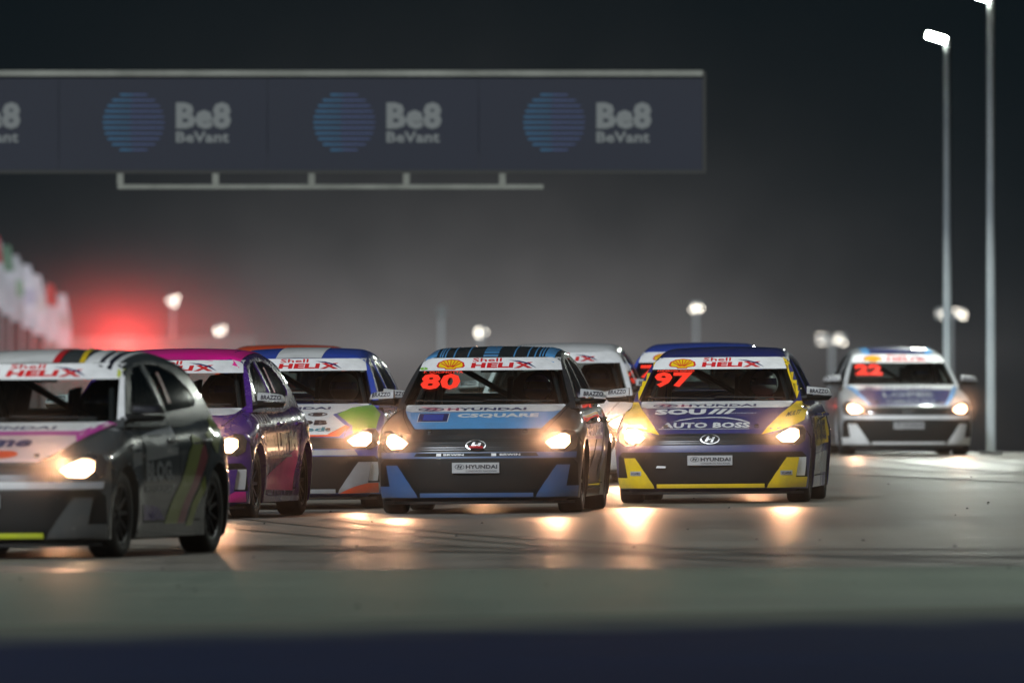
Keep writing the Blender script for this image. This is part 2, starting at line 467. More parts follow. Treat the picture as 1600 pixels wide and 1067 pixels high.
def pecten(cx, cz, rx, rz):
    """scallop: outline fan, inner fan, ribs"""
    def fan(k):
        p = []
        for i in range(0, 15):
            a = R(-22 + 224*i/14); bump = 1.0 if i % 2 == 0 else 1.05
            p.append((cx+rx*k*bump*math.cos(a), cz-.15*rz + rz*1.12*k*bump*math.sin(a)))
        return p + [(cx-.42*rx*k, cz-.62*rz*k-.1*rz), (cx-.36*rx*k, cz-.92*rz*k-.05*rz), (cx+.36*rx*k, cz-.92*rz*k-.05*rz), (cx+.42*rx*k, cz-.62*rz*k-.1*rz)]
    ribs = []
    for a in (24, 47, 69, 90, 111, 133, 156):
        ca, sa = math.cos(R(a)), math.sin(R(a))
        ribs += line([(cx+.16*rx*ca, cz-.62*rz+.1*rz*sa), (cx+.80*rx*ca, cz-.10*rz+.86*rz*sa)], rx*.06)
    return fan(1.0), fan(.86), ribs

# ------------------------------------------------------------------ wheels, mirrors, driver
def wheel_parts():
    b = bmesh.new()
    lathe_x(b, [(-.095, .215), (-.103, .24), (-.100, .278), (-.085, .295), (-.05, .300), (.05, .300), (.085, .295), (.100, .278), (.103, .24), (.095, .215), (.07, .205), (-.07, .205)], 44)
    for f in b.faces: f.smooth = True
    ty = bpy.data.meshes.new('tyre'); b.to_mesh(ty); b.free(); ty.materials.append(RUBBER)
    b = bmesh.new()
    lathe_x(b, [(-.09, .212), (-.09, .200), (.085, .190), (.092, .200), (.092, .212), (.07, .218)], 40)
    for k in range(10):
        a = 2*math.pi*k/10; d = Vector((0, math.cos(a), math.sin(a))); t = Vector((0, -math.sin(a), math.cos(a)))
        q = [Vector((.062, 0, 0))+d*.03-t*.014, Vector((.062, 0, 0))+d*.03+t*.014, Vector((.082, 0, 0))+d*.20+t*.012, Vector((.082, 0, 0))+d*.20-t*.012]
        v = [b.verts.new(p) for p in q] + [b.verts.new(p-Vector((.03, 0, 0))) for p in q]
        for g in ((0,1,2,3),(7,6,5,4),(0,4,5,1),(1,5,6,2),(2,6,7,3),(3,7,4,0)): b.faces.new([v[i] for i in g])
    lathe_x(b, [(.03, .001), (.07, .001), (.075, .035), (.03, .045)], 16)
    bmesh.ops.recalc_face_normals(b, faces=b.faces)
    ri = bpy.data.meshes.new('rim'); b.to_mesh(ri); b.free(); ri.materials.append(RIM)
    b = bmesh.new()
    lathe_x(b, [(-.02, .02), (.01, .02), (.01, .14), (-.02, .14)], 24)
    bd = bpy.data.meshes.new('brake_disc'); b.to_mesh(bd); b.free(); bd.materials.append(mat('brake_steel', (.2, .19, .18), .4, .9))
    return ty, ri, bd
TY, RI, BD = wheel_parts()

def mirror_bm(s, z0, z1, top):
    """door mirror: lofted rounded pod, tapered outwards; top or lower half"""
    b = bmesh.new(); rings = []
    for t in range(9):
        u = t/8; x = .79 + .215*u
        h = (.070 if top else .052)*(1-.22*u)*(math.sqrt(max(0, 1-max(0, (u-.8)/.2)**2))*.9+.1)
        dpt = .085*(1-.15*u)*(math.sqrt(max(0, 1-max(0, (u-.75)/.25)**2))*.8+.2)
        rg = []
        for k in range(13):
            a = math.pi*k/12
            c_, s_ = math.cos(a), math.sin(a)
            zz = 1.0 - (.012 if not top else 0) + (h*abs(s_)**.6)*(1 if top else -1)
            rg.append(b.verts.new((s*x, 1.27+.05*u - dpt*c_*(abs(c_)**-.35 if abs(c_) > .05 else 1), zz - .01*u)))
        rings.append(rg)
    for i in range(8):
        for k in range(12): b.faces.new((rings[i][k], rings[i][k+1], rings[i+1][k+1], rings[i+1][k]))
        b.faces.new((rings[i][12], rings[i][0], rings[i+1][0], rings[i+1][12]))
    b.faces.new(rings[0]); b.faces.new(rings[-1])
    bmesh.ops.recalc_face_normals(b, faces=b.faces)
    return b

def person_mesh():
    P = {'pelvis': ((0, .16, .42), .15), 'waist': ((0, .20, .58), .14), 'chest': ((0, .22, .78), .165), 'neck': ((0, .20, .95), .07), 'head': ((0, .16, 1.07), .10),
         'shl': ((-.19, .20, .86), .075), 'ell': ((-.26, -.02, .70), .055), 'wrl': ((-.14, -.26, .76), .038), 'hal': ((-.13, -.32, .78), .045),
         'shr': ((.19, .20, .86), .075), 'elr': ((.26, -.02, .70), .055), 'wrr': ((.14, -.26, .76), .038), 'har': ((.13, -.32, .78), .045),
         'hil': ((-.10, .10, .42), .10), 'knl': ((-.16, -.32, .52), .075), 'anl': ((-.12, -.62, .26), .05), 'tol': ((-.12, -.74, .30), .045),
         'hir': ((.10, .10, .42), .10), 'knr': ((.16, -.32, .52), .075), 'anr': ((.12, -.62, .26), .05), 'tor': ((.12, -.74, .30), .045)}
    E_ = [('pelvis', 'waist'), ('waist', 'chest'), ('chest', 'neck'), ('neck', 'head')]
    for s in 'lr': E_ += [('chest', 'sh'+s), ('sh'+s, 'el'+s), ('el'+s, 'wr'+s), ('wr'+s, 'ha'+s), ('pelvis', 'hi'+s), ('hi'+s, 'kn'+s), ('kn'+s, 'an'+s), ('an'+s, 'to'+s)]
    for s, q in (('l', -1), ('r', 1)):      # fingers curled round the wheel rim
        h = Vector(P['ha'+s][0])
        for k in range(4):
            P['f%s%d' % (s, k)] = (tuple(h + Vector((-q*.02, -.06, .03-.02*k))), .011); P['g%s%d' % (s, k)] = (tuple(h + Vector((-q*.055, -.045, .03-.02*k))), .009)
            E_ += [('ha'+s, 'f%s%d' % (s, k)), ('f%s%d' % (s, k), 'g%s%d' % (s, k))]
        P['th'+s] = (tuple(h + Vector((-q*.05, .0, .035))), .012); E_.append(('ha'+s, 'th'+s))
    names = list(P); me = bpy.data.meshes.new('person')
    me.from_pydata([P[n][0] for n in names], [(names.index(a), names.index(b)) for a, b in E_], [])
    o = bpy.data.objects.new('person', me); C.objects.link(o)
    sk = o.modifiers.new('skin', 'SKIN'); sk.use_smooth_shade = True
    for i, n in enumerate(names):
        me.skin_vertices[0].data[i].radius = (P[n][1],)*2; me.skin_vertices[0].data[i].use_root = (n == 'pelvis')
    sb = o.modifiers.new('sub', 'SUBSURF'); sb.levels = 1; sb.render_levels = 1
    bpy.context.view_layer.update()
    r = bpy.data.meshes.new_from_object(o.evaluated_get(bpy.context.evaluated_depsgraph_get()))
    bpy.data.objects.remove(o); r.name = 'person'; return r
PERSON = person_mesh()
def helmet_meshes():
    b = bmesh.new(); bmesh.ops.create_uvsphere(b, u_segments=24, v_segments=16, radius=.135)
    for v in b.verts:
        v.co.y *= 1.12
        if v.co.y < -.05 and v.co.z < -.02: v.co.y -= .03     # chin bar
        if v.co.z < -.10: v.co.z = -.10 + (v.co.z+.10)*.4
        v.co += Vector((0, .15, 1.10))
    for f in b.faces: f.smooth = True
    h = bpy.data.meshes.new('helmet'); b.to_mesh(h); b.free()
    b = bmesh.new(); g = []
    for i in range(13):
        a = R(-90-62+124*i/12); row = []
        for j in range(5):
            e = R(-12+34*j/4); r = .141
            row.append(b.verts.new((r*math.cos(e)*math.cos(a), .15+r*1.12*math.cos(e)*math.sin(a)-.002, 1.10+r*math.sin(e))))
        g.append(row)
    for i in range(12):
        for j in range(4): b.faces.new((g[i][j], g[i+1][j], g[i+1][j+1], g[i][j+1])).smooth = True
    v = bpy.data.meshes.new('visor'); b.to_mesh(v); b.free(); v.materials.append(mat('visor_tint', (.02, .03, .09), .05, .3, 1.0))
    return h, v
HELM, VISOR = helmet_meshes()

# shared small meshes
def seat_mesh():
    b = bmesh.new()
    prof = [(-.27, .40), (-.30, .62), (-.28, .86), (-.25, 1.00), (-.235, 1.13), (-.17, 1.215), (.0, 1.235), (.17, 1.215), (.235, 1.13), (.25, 1.00), (.28, .86), (.30, .62), (.27, .40)]
    a = [b.verts.new((x, .42+(z-.4)*.22, z)) for x, z in prof]; c = [b.verts.new((x*.98, .50+(z-.4)*.24, z)) for x, z in prof]; n = len(prof)
    for k in range(n): b.faces.new((a[k], a[(k+1) % n], c[(k+1) % n], c[k]))
    b.faces.new(a); b.faces.new(c[::-1])
    box(b, -.26, .26, -.02, .46, .30, .40)
    for s in (-1, 1):   # side bolsters and head wings
        w = [(.02, .40), (.44, .40), (.50, .75), (.60, 1.18), (.36, 1.16), (.33, .98), (.28, .80), (.05, .52)]
        p = [b.verts.new((s*.265 - (s*.03 if z > .9 else 0), y, z)) for y, z in w]; q = [b.verts.new((s*.30 - (s*.03 if z > .9 else 0), y, z)) for y, z in w]
        for k in range(8): b.faces.new((p[k], p[(k+1) % 8], q[(k+1) % 8], q[k]))
        b.faces.new(p); b.faces.new(q[::-1])
    bmesh.ops.recalc_face_normals(b, faces=b.faces)
    m = bpy.data.meshes.new('seat'); b.to_mesh(m); b.free(); m.materials.append(SEATM); return m
SEAT = seat_mesh()
def cage_mesh():
    b = bmesh.new(); r = .02
    for s in (-1, 1):
        tube(b, [(s*.62, 1.35, .45), (s*.62, 1.36, .92), (s*.50, 1.85, 1.28), (s*.50, 2.45, 1.36)], r)
        tube(b, [(s*.62, 2.45, .45), (s*.62, 2.45, .95), (s*.50, 2.45, 1.36)], r)
        tube(b, [(s*.50, 2.45, 1.36), (s*.58, 3.4, .60)], r)
        tube(b, [(s*.64, 1.4, .72), (s*.64, 2.44, .52)], r)
    tube(b, [(-.50, 2.45, 1.36), (.50, 2.45, 1.36)], r); tube(b, [(-.50, 1.85, 1.28), (.50, 1.85, 1.28)], r)
    tube(b, [(-.46, 2.45, 1.34), (.60, 2.45, .70)], r*1.25); tube(b, [(-.62, 2.45, .88), (.62, 2.45, .88)], r)
    m = bpy.data.meshes.new('roll_cage'); b.to_mesh(m); b.free(); m.materials.append(CAGE); return m
CAGEM = cage_mesh()
def dash_mesh():
    b = bmesh.new(); prism(b, [(-.65, .62), (-.66, .86), (-.60, .915), (.05, .915), (.12, .945), (.55, .945), (.62, .90), (.66, .86), (.65, .62)], 1.255, 1.52)
    bmesh.ops.recalc_face_normals(b, faces=b.faces)
    m = bpy.data.meshes.new('dashboard'); b.to_mesh(m); b.free(); m.materials.append(MATT); return m
DASH = dash_mesh()
def steer_mesh():
    b = bmesh.new(); c = Vector((.36, 1.66, .80)); n = 20
    pts = [c + Vector((.16*math.cos(2*math.pi*k/n), .05*math.sin(2*math.pi*k/n), .15*math.sin(2*math.pi*k/n))) for k in range(n+1)]
    tube(b, pts, .015, 6); tube(b, [c-Vector((.15, 0, 0)), c+Vector((.15, 0, 0))], .014, 6); tube(b, [c, (.36, 1.53, .76)], .03, 8)
    m = bpy.data.meshes.new('steering_wheel'); b.to_mesh(m); b.free(); m.materials.append(MATT); return m
STEER = steer_mesh()

# front-view shapes shared by every car
HL_GLOW = [(.552, .605), (.600, .638), (.690, .697), (.735, .695), (.770, .670), (.772, .600), (.725, .548), (.611, .552)]
HL_GLOW = [(.682+(x-.682)*.87, .620+(z-.620)*.90) for x, z in HL_GLOW]
HL_HOUSE = [(.455, .545), (.500, .534), (.760, .532), (.812, .570), (.818, .660), (.790, .712), (.735, .716), (.640, .685), (.555, .640)]
UP_GRILLE = [(-.550, .628), (-.30, .640), (.30, .640), (.550, .628), (.498, .538), (-.498, .538)]
FIN = [(.655, .42), (.755, .42), (.725, .24), (.818, .24), (.805, .150), (.490, .150), (.50, .175)]
DUCT = [(.760, .42), (.825, .40), (.828, .245), (.732, .245)]
DARK = [(-.79, .472), (.79, .472), (.825, .43), (.828, .24), (.812, .148), (-.812, .148), (-.828, .24), (-.825, .43)]

def graphic(car, name, b, m, view='front', off=.004, step=.05, label=None, depth=0, parent=None):
    b = lay(b, view, off, step)
    if depth: thicken(b, view, depth)
    if not b.faces: b.free(); return None
    o = obj(name, b, m, parent or car)
    if label: o['label'] = label
    return o

CARS = []
def make_car(px, s, yaw, cfg):
    d = F_PX/s
    car = empty('race_car', ((px-800)/s, d, ground_z((px-800)/s, d+2)), -R(yaw)); car.scale = (1.035, 1, cfg.get('zs', 1))
    car.rotation_euler.y = -.008 if d < 150 else 0
    tag(car, cfg['label'], 'race car', 'hatchback race cars with lit headlights on the track')
    base = cfg['base']
    me = body_me.copy(); me.materials.clear(); me.materials.append(base); me.materials.append(MATT)
    me.name = 'body'; link(bpy.data.objects.new('body', me), car)
    me = cabin_me.copy(); me.name = 'cabin_shell'; me.materials.append(cfg.get('roof', base))
    shell_o = link(bpy.data.objects.new('cabin_shell', me), car)
    for nme, pm in pane_mes: link(bpy.data.objects.new(nme, pm), car)
    # fascia
    graphic(car, 'bumper_insert', flat([DARK]), BLACK, off=.003, label='black lower bumper insert')
    graphic(car, 'upper_grille', flat([UP_GRILLE]), MATT, off=.006)
    fb = flat([FIN]); f2 = flat([mir(FIN)])
    graphic(car, 'bumper_fin', fb, cfg['fin'], off=.020, depth=.02)
    graphic(car, 'bumper_fin', f2, cfg['fin'], off=.020, depth=.02)
    graphic(car, 'lip_strip', flat([[(-.47, .150), (.47, .150), (.47, .183), (-.47, .183)]]), cfg['lip'], off=.016, depth=.012)
    ub = []
    for k in range(5):
        z = .550+.019*k; hw = .490+.05*k/4; ub += line([(-hw, z), (hw, z)], .0045)
    graphic(car, 'grille_bars', flat(ub), RIM, off=.012)
    b = bmesh.new()     # splitter
    n = 16; up = []; 
    for k in range(n+1):
        x = -.80+1.6*k/n; y = .03+.10*(x/.8)**2+.26*abs(x/.8)**7
        up.append((x, y))
    for (x0, y0), (x1, y1) in zip(up, up[1:]):
        v = [b.verts.new(p) for p in ((x0, y0-.015, .085), (x1, y1-.015, .085), (x1, .5, .085), (x0, .5, .085), (x0, y0-.015, .108), (x1, y1-.015, .108), (x1, .5, .108), (x0, .5, .108))]
        for q in ((0,3,2,1),(4,5,6,7),(0,1,5,4),(2,3,7,6)): b.faces.new([v[i] for i in q])
    obj('splitter', b, BLACK, car)
    b = bmesh.new()     # grille bars in the pocket
    for k in range(7):
        z = .225+.032*k; hw = .47+.13*(z-.205)/.23 - .01
        for j in range(12):
            x0 = -hw+2*hw*j/12; x1 = x0+2*hw/12
            yy = .028+.10*((x0+x1)/2/.8)**2
            box(b, x0+.006, x1-.006, yy, yy+.02, z-.005, z+.005)
    for x in (-.36, -.18, 0, .18, .36): box(b, x-.006, x+.006, .05, .065, .21, .43)
    obj('grille', b, RIM, car)
    # headlights
    for q in (1, -1):
        P1 = HL_HOUSE if q == 1 else mir(HL_HOUSE); P2 = HL_GLOW if q == 1 else mir(HL_GLOW)
        hl = graphic(car, 'headlight', flat([P1]), LAMPH, off=.006, depth=.01)
        if cfg.get('lights', True):
            graphic(car, 'lamp', flat([P2]), LAMP, off=.010, step=.03, parent=hl)
            ld = bpy.data.lights.new('headlamp', 'SPOT'); ld.energy = cfg.get('beam', 270) * (cfg.get('beam_l', 1) if q == -1 else 1)
            ld.color = (1.0, .50, .27); ld.spot_size = R(cfg.get('cone', 46)); ld.spot_blend = 1.0; ld.shadow_soft_size = .04
            lo = link(bpy.data.objects.new('headlamp', ld), car); lo.location = (q*.66, .05, .62)
            lo.rotation_euler = Vector((0, -1, .14)).to_track_quat('-Z', 'Y').to_euler()
    # badge, plate
    graphic(car, 'badge', flat(h_logo(0, .585, .085, .043)), SILV, off=.018, step=.1, depth=.01)
    pl = graphic(car, 'number_plate', flat([[(-.195, .352), (.195, .352), (.195, .440), (-.195, .440)]]), PLATE, off=.035, depth=.02, step=.2)
    graphic(car, 'plate_logo', flat(h_logo(-.132, .405, .040, .022)), INK, off=.038, parent=pl, step=.2)
    graphic(car, 'plate_lettering', text_flat('HYUNDAI', -.08, .18, .388, .422, .04), INK, off=.038, parent=pl, step=.2)
    graphic(car, 'plate_lettering', text_flat('CONSORCIO NACIONAL', -.08, .18, .362, .376, .01), INK, off=.038, parent=pl, step=.2)
    # glass banner
    sb = [(-.605, 1.232), (.605, 1.232), (.572, 1.342), (-.572, 1.342)]
    st = graphic(car, 'sun_strip', flat([sb]), WHITE, off=.004)
    fo, fi, rb = pecten(-.335, 1.283, .118, .046)
    graphic(car, 'shell_emblem', flat([fo]), REDV, off=.0055, parent=st)
    graphic(car, 'shell_emblem', flat([fi]), YELV, off=.0070, parent=st)
    graphic(car, 'shell_emblem', flat(rb), REDV, off=.0085, parent=st)
    graphic(car, 'strip_lettering', text_flat('Shell', -.150, .095, 1.306, 1.338, .018), REDV, off=.0055, parent=st)
    graphic(car, 'strip_lettering', text_flat('HELI', -.160, .195, 1.252, 1.297, .055, .12), REDV, off=.0055, parent=st)
    graphic(car, 'strip_lettering', text_flat('X', .205, .360, 1.248, 1.300, .05), REDV, off=.0055, parent=st)
    graphic(car, 'strip_swoosh', flat([[(.15, 1.318), (.24, 1.312), (.33, 1.290), (.395, 1.246), (.32, 1.280), (.24, 1.302)]]), NAVY, off=.0072, parent=st)
    graphic(car, 'hood_edge_strip', flat([[(-.672, .928), (-.655, .934), (.655, .934), (.672, .928), (.655, .885), (.60, .874), (-.60, .874), (-.655, .885)]]), cfg.get('cowl', WHITE), off=.004)
    graphic(car, 'hood_lettering', text_flat('HYUNDAI', -.30, .36, .884, .906, .03), NAVY, off=.006, step=.1)
    graphic(car, 'hood_logo', flat(h_logo(-.44, .894, .11, .015)), NAVY, off=.006, step=.1)
    # wipers, shut lines
    b = bmesh.new()
    for x0, x1, dz in ((-.60, -.02, .0), (.0, .58, .004)):
        p = []
        for k in range(7):
            u = k/6; x = x0+(x1-x0)*u; z = .962-.012*u+dz
            h = BVH_FRONT.ray_cast(Vector((x, -2, z)), Vector((0, 1, 0)))[0]; p.append(h+Vector((0, -.02, .012)))
        tube(b, p, .008, 6)
    obj('wiper', b, MATT, car)
    for q in (-1, 1):
        hg = line([(q*.70, .925), (q*.66, .84), (q*.56, .70), (q*.545, .645)], .007)
        graphic(car, 'hood_gap', flat(hg), LINE, off=.003)
    for vw in ('right', 'left'):
        b = flat(line([(1.33, .90), (1.30, .60), (1.36, .26)], .010) + line([(2.36, .96), (2.36, .24)], .010) + line([(3.28, .98), (3.22, .78), (3.02, .62), (2.95, .40)], .010) + line([(1.36, .24), (2.90, .24)], .010))
        graphic(car, 'door_gap', b, LINE, vw, off=.003)
        q = 1 if vw == 'right' else -1
        for y in (2.16, 3.05):
            b = bmesh.new()
            h = BVH_SIDE.ray_cast(Vector((3*q, y, .80)), Vector((-q, 0, 0)))[0]
            if h: tube(b, [h+Vector((q*.005, -.09, 0)), h+Vector((q*.035, -.06, 0)), h+Vector((q*.035, .06, 0)), h+Vector((q*.005, .09, 0))], .014, 8)
            obj('door_handle', b, base, car, 50)
    for q in (-1, 1):
        h = BVH_FRONT.ray_cast(Vector((q*.40, -2, .70)), Vector((0, 1, 0)))[0]
        b = bmesh.new(); tube(b, [h+Vector((0, -.004, -.01)), h+Vector((0, -.012, .02))], .022, 12); obj('hood_pin', b, SILV, car)
        graphic(car, 'bumper_gap', flat(line([(q*.825, .66), (q*.855, .60), (q*.86, .50)], .006)), LINE, off=.004)
    # mirrors
    for q in (-1, 1):
        mr = obj('mirror', mirror_bm(q, 0, 0, False), BLACK, car, 50)
        obj('mirror_cap', mirror_bm(q, 0, 0, True), cfg.get('mirror', PLATE), mr, 50)
        b = bmesh.new(); tube(b, [(q*.70, 1.34, .955), (q*.82, 1.30, .965)], [.035, .03], 8); obj('mirror_arm', b, BLACK, mr)
        b = text_flat('BRAZZO', .815 if q == 1 else -.975, .975 if q == 1 else -.815, 1.008, 1.044, .03, .1, -.04*q)
        bv = mirror_bm(q, 0, 0, True); t = BVHTree.FromBMesh(bv); bv.free()
        bb = lay(b, 'front', .004, .03, t)
        if bb.faces: obj('mirror_lettering', bb, INK, mr)
        else: bb.free()
    # wheels
    for yc in (.80, 3.33):
        for q in (-1, 1):
            w = link(bpy.data.objects.new('wheel', TY), car); w.location = (q*.735, yc, .30); w.rotation_euler = (random.random()*3, 0, 0 if q == 1 else math.pi)
            link(bpy.data.objects.new('rim', RI), w); link(bpy.data.objects.new('brake_disc', BD), w)
    b = bmesh.new(); box(b, -.60, .60, .45, 3.6, .11, .16); tube(b, [(-.66, .8, .28), (.66, .8, .28)], .03); tube(b, [(-.66, 3.33, .28), (.66, 3.33, .28)], .04)
    obj('underbody', b, MATT, car)
    # cabin
    o = link(bpy.data.objects.new('seat', SEAT), car); o.location = (.36, 1.90, 0)
    link(bpy.data.objects.new('roll_cage', CAGEM), car); link(bpy.data.objects.new('dashboard', DASH), car); link(bpy.data.objects.new('steering_wheel', STEER), car)
    b = bmesh.new(); box(b, -.10, .12, 1.82, 1.84, 1.215, 1.262); tube(b, [(0.01, 1.80, 1.26), (0.01, 1.72, 1.32)], .01)
    obj('rear_view_mirror', b, MATT, car)
    for q in (-1, 1):
        b = bmesh.new(); tube(b, [(q*.60, 2.36, .90), (q*.53, 2.40, 1.30)], [.045, .03], 6); obj('lit_cage_bar', b, PLATE, car)  # pale bars added to imitate a roll cage bar catching light
    for q in (-1, 1):
        b = bmesh.new(); box(b, q*.48-.15, q*.48+.15, 3.955, 3.99, .80, .87); obj('tail_light', b, REDV, car)
    # driver, a thing of its own
    p = bpy.data.objects.new('person', PERSON.copy()); p.data.materials.append(cfg.get('suit', SEATM)); link(p)
    p.matrix_world = Matrix.Translation(car.location) @ Matrix.Rotation(-R(yaw), 4, 'Z') @ Matrix.Translation((.36, 2.00, -.02))
    tag(p, cfg['driver'], 'racing driver', 'racing drivers behind the windshields')
    hm = HELM.copy(); hm.materials.append(cfg.get('helmet', MATT)); link(bpy.data.objects.new('helmet', hm), p)
    link(bpy.data.objects.new('visor', VISOR), p)
    # numbers
    if cfg.get('number'):
        graphic(car, 'race_number', text_flat(cfg['number'], -.575, -.235, 1.066, 1.205, .045, .0), NUMRED, off=.006, step=.08, label='red race number %s on the windshield' % cfg['number'])
        if cfg.get('name'): graphic(car, 'name_lettering', text_flat(cfg['name'], -.56, -.22, 1.208, 1.226, .02), NUMRED, off=.006, step=.1)
    if cfg.get('deco'): cfg['deco'](car)
    CARS.append(car)
    return car

# ------------------------------------------------------------------ liveries
CARBON = paint('black_wrap', (.020, .021, .024)); SKY = paint('sky_blue_vinyl', (.10, .34, .68)); ROYAL = paint('royal_blue_vinyl', (.03, .07, .42))
NAVYB = paint('navy_wrap', (.022, .026, .15)); PINK = paint('pink_vinyl', (.92, .01, .33)); PURP = paint('purple_wrap', (.075, .018, .22), .24)
GREY = paint('dark_grey_wrap', (.060, .064, .066), .22); LIME_SHADE = paint('shaded_lime_vinyl', (.24, .28, .01)); RED_SHADE = paint('shaded_red_vinyl', (.26, .01, .02)); GREEN = paint('green_vinyl', (.20, .48, .04)); ORNG = paint('orange_vinyl', (.85, .09, .02))  # second lime and red are darkened as shade for the grey car's side
SILVER = paint('silver_paint', (.33, .34, .36)); PINKW = paint('pale_pink_vinyl', (.70, .50, .50)); LIME = paint('lime_vinyl', (.55, .62, .01))
TEAL = paint('teal_ink', (.02, .25, .32)); STEELB = paint('steel_blue_vinyl', (.045, .11, .27)); MAG = paint('magenta_vinyl', (.50, .05, .32))

def deco80(car):
    g = lambda *a, **k: graphic(car, *a, **k)
    g('hood_panel', flat([[(-.655, .885), (-.60, .872), (.60, .872), (.655, .885), (.62, .835), (.53, .728), (-.53, .728), (-.62, .835)]]), SKY, off=.004, label='sky blue hood panel')
    g('sponsor_lettering', text_flat('CSQUARE', -.20, .48, .818, .856, .05), WHITE, off=.006)
    g('sponsor_box', flat([[(-.53, .786), (-.27, .786), (-.27, .860), (-.53, .860)]]), WHITE, off=.0055)
    g('sponsor_box', flat([[(-.524, .789), (-.276, .789), (-.276, .857), (-.524, .857)]]), NAVY, off=.007)
    g('sponsor_box', flat([[(-.485, .798), (-.315, .798), (-.315, .848), (-.485, .848)]]), ROYAL, off=.0085)
    g('bumper_bar', flat([[(-.81, .478), (.81, .478), (.815, .530), (.50, .528), (-.50, .528), (-.815, .530)]]), STEELB, off=.008, depth=.01)
    g('bumper_bar_inset', flat([[(-.52, .492), (.52, .492), (.50, .522), (-.50, .522)]]), MATT, off=.010)
    g('bumper_lettering', text_flat('BRWIN', -.27, -.10, .498, .515, .03), WHITE, off=.013); g('bumper_lettering', text_flat('BRWIN', .20, .37, .498, .515, .03), WHITE, off=.013)
    g('bumper_mark', flat([[(-.33, .495), (-.29, .495), (-.29, .518), (-.33, .518)], [(.13, .495), (.17, .495), (.17, .518), (.13, .518)]]), WHITE, off=.013)
    st = []
    for x in (-.44, -.42, -.395, -.32, -.20, .19, .305, .365, .405, .43): st.append([(x-.006, 1.70), (x+.006, 1.70), (x+.006, 2.9), (x-.006, 2.9)])
    for a, c in ((-.56, -.47), (.45, .53)): st.append([(a, 1.72), (c, 1.70), (c, 2.9), (a, 2.9)])
    for k in range(9): st.append([(-.07, 1.70+.13*k), (.055, 1.70+.13*k), (.055, 1.79+.13*k), (-.07, 1.79+.13*k)])
    g('roof_stripes', flat(st), SKY, 'top', off=.004, step=.1)
    g('side_stripe', flat([[(1.45, .30), (2.2, .30), (2.9, .62), (2.2, .62)], [(2.5, .3), (2.75, .3), (3.1, .6), (3.0, .66)]]), STEELB, 'right', off=.004)
    g('side_lettering', text_flat('CSQUARE', 1.5, 2.8, .64, .76, .04), WHITE, 'right', off=.005)
    g('round_sticker', flat([ell(-.565, 1.248, .034, .012)]), GREEN, off=.0065); g('sticker_lettering', text_flat('3', -.572, -.556, 1.242, 1.254, .03), WHITE, off=.008)
    b = bmesh.new(); tube(b, [(-.05, -.015, .575), (.0, -.03, .575), (.06, -.015, .572)], .012); obj('tow_strap', b, REDV, car)
def deco97(car):
    g = lambda *a, **k: graphic(car, *a, **k)
    yl = [(.700, .93), (.745, .93), (.80, .84), (.80, .76), (.73, .716), (.60, .672), (.445, .628), (.50, .70), (.60, .82), (.66, .88)]
    g('hood_flash', flat([yl]), YELV, off=.0045); g('hood_flash', flat([mir(yl)]), YELV, off=.0045)
    pil = [(.700, .95), (.80, .95), (.73, 1.10), (.675, 1.22), (.62, 1.335), (.575, 1.38), (.545, 1.338), (.578, 1.318)]
    g('pillar_stripe', flat([pil]), YELV, off=.0045); g('pillar_stripe', flat([mir(pil)]), YELV, off=.0045)
    g('sponsor_lettering', text_flat('SOU', -.52, -.07, .812, .862, .06), WHITE, off=.006)
    g('sponsor_slashes', flat([[(x, .815), (x+.045, .815), (x+.10, .862), (x+.055, .862)] for x in (-.05, .02, .09)]), WHITE, off=.006)
    g('sponsor_lettering', text_flat('AUTO BOSS', -.44, .34, .690, .738, .04), WHITE, off=.006)
    arc = [(-.36, .742), (-.28, .765), (-.15, .783), (0, .789), (.12, .785), (.25, .765), (.345, .735), (.30, .742), (.20, .765), (.10, .778), (0, .782), (-.15, .776), (-.28, .757)]
    g('sponsor_arc', flat([arc] + line([(-.46, .680), (.34, .680)], .004)), WHITE, off=.006)
    g('small_lettering', text_flat('MOTORSPORT', .12, .38, .818, .826, .01), WHITE, off=.006)
    g('fender_lettering', text_flat('MULTI', .64, .745, .785, .83, .04, .3, .22), INK, off=.007)
    for q in (1, -1):
        lp = [(q*.60, .26), (q*.695, .26), (q*.695, .300), (q*.60, .300)]
        g('fin_sticker', flat([lp if q == 1 else lp[::-1]]), PLATE, off=.024); g('fin_lettering', text_flat('SCAPES', min(q*.61, q*.685), max(q*.61, q*.685), .268, .290, .02), INK, off=.026)
    g('side_panel', flat([[(1.35, .50), (3.1, .54), (3.2, .82), (1.40, .78)]]), YELV, 'right', off=.004)
    g('side_lettering', text_flat('AUTO BOSS', 1.45, 3.0, .56, .76, .05), NAVY, 'right', off=.006)
    g('side_panel', flat([[(1.35, .26), (2.95, .26), (2.95, .46), (1.35, .44)]]), SILVER, 'right', off=.004)
    g('fender_sticker', flat([[(.16, .25), (.36, .25), (.36, .42), (.16, .42)]]), WHITE, 'right', off=.004)
    g('tow_mark', flat([[(-.47, .330), (-.39, .328), (-.385, .345), (-.46, .350)]]), WHITE, off=.03)
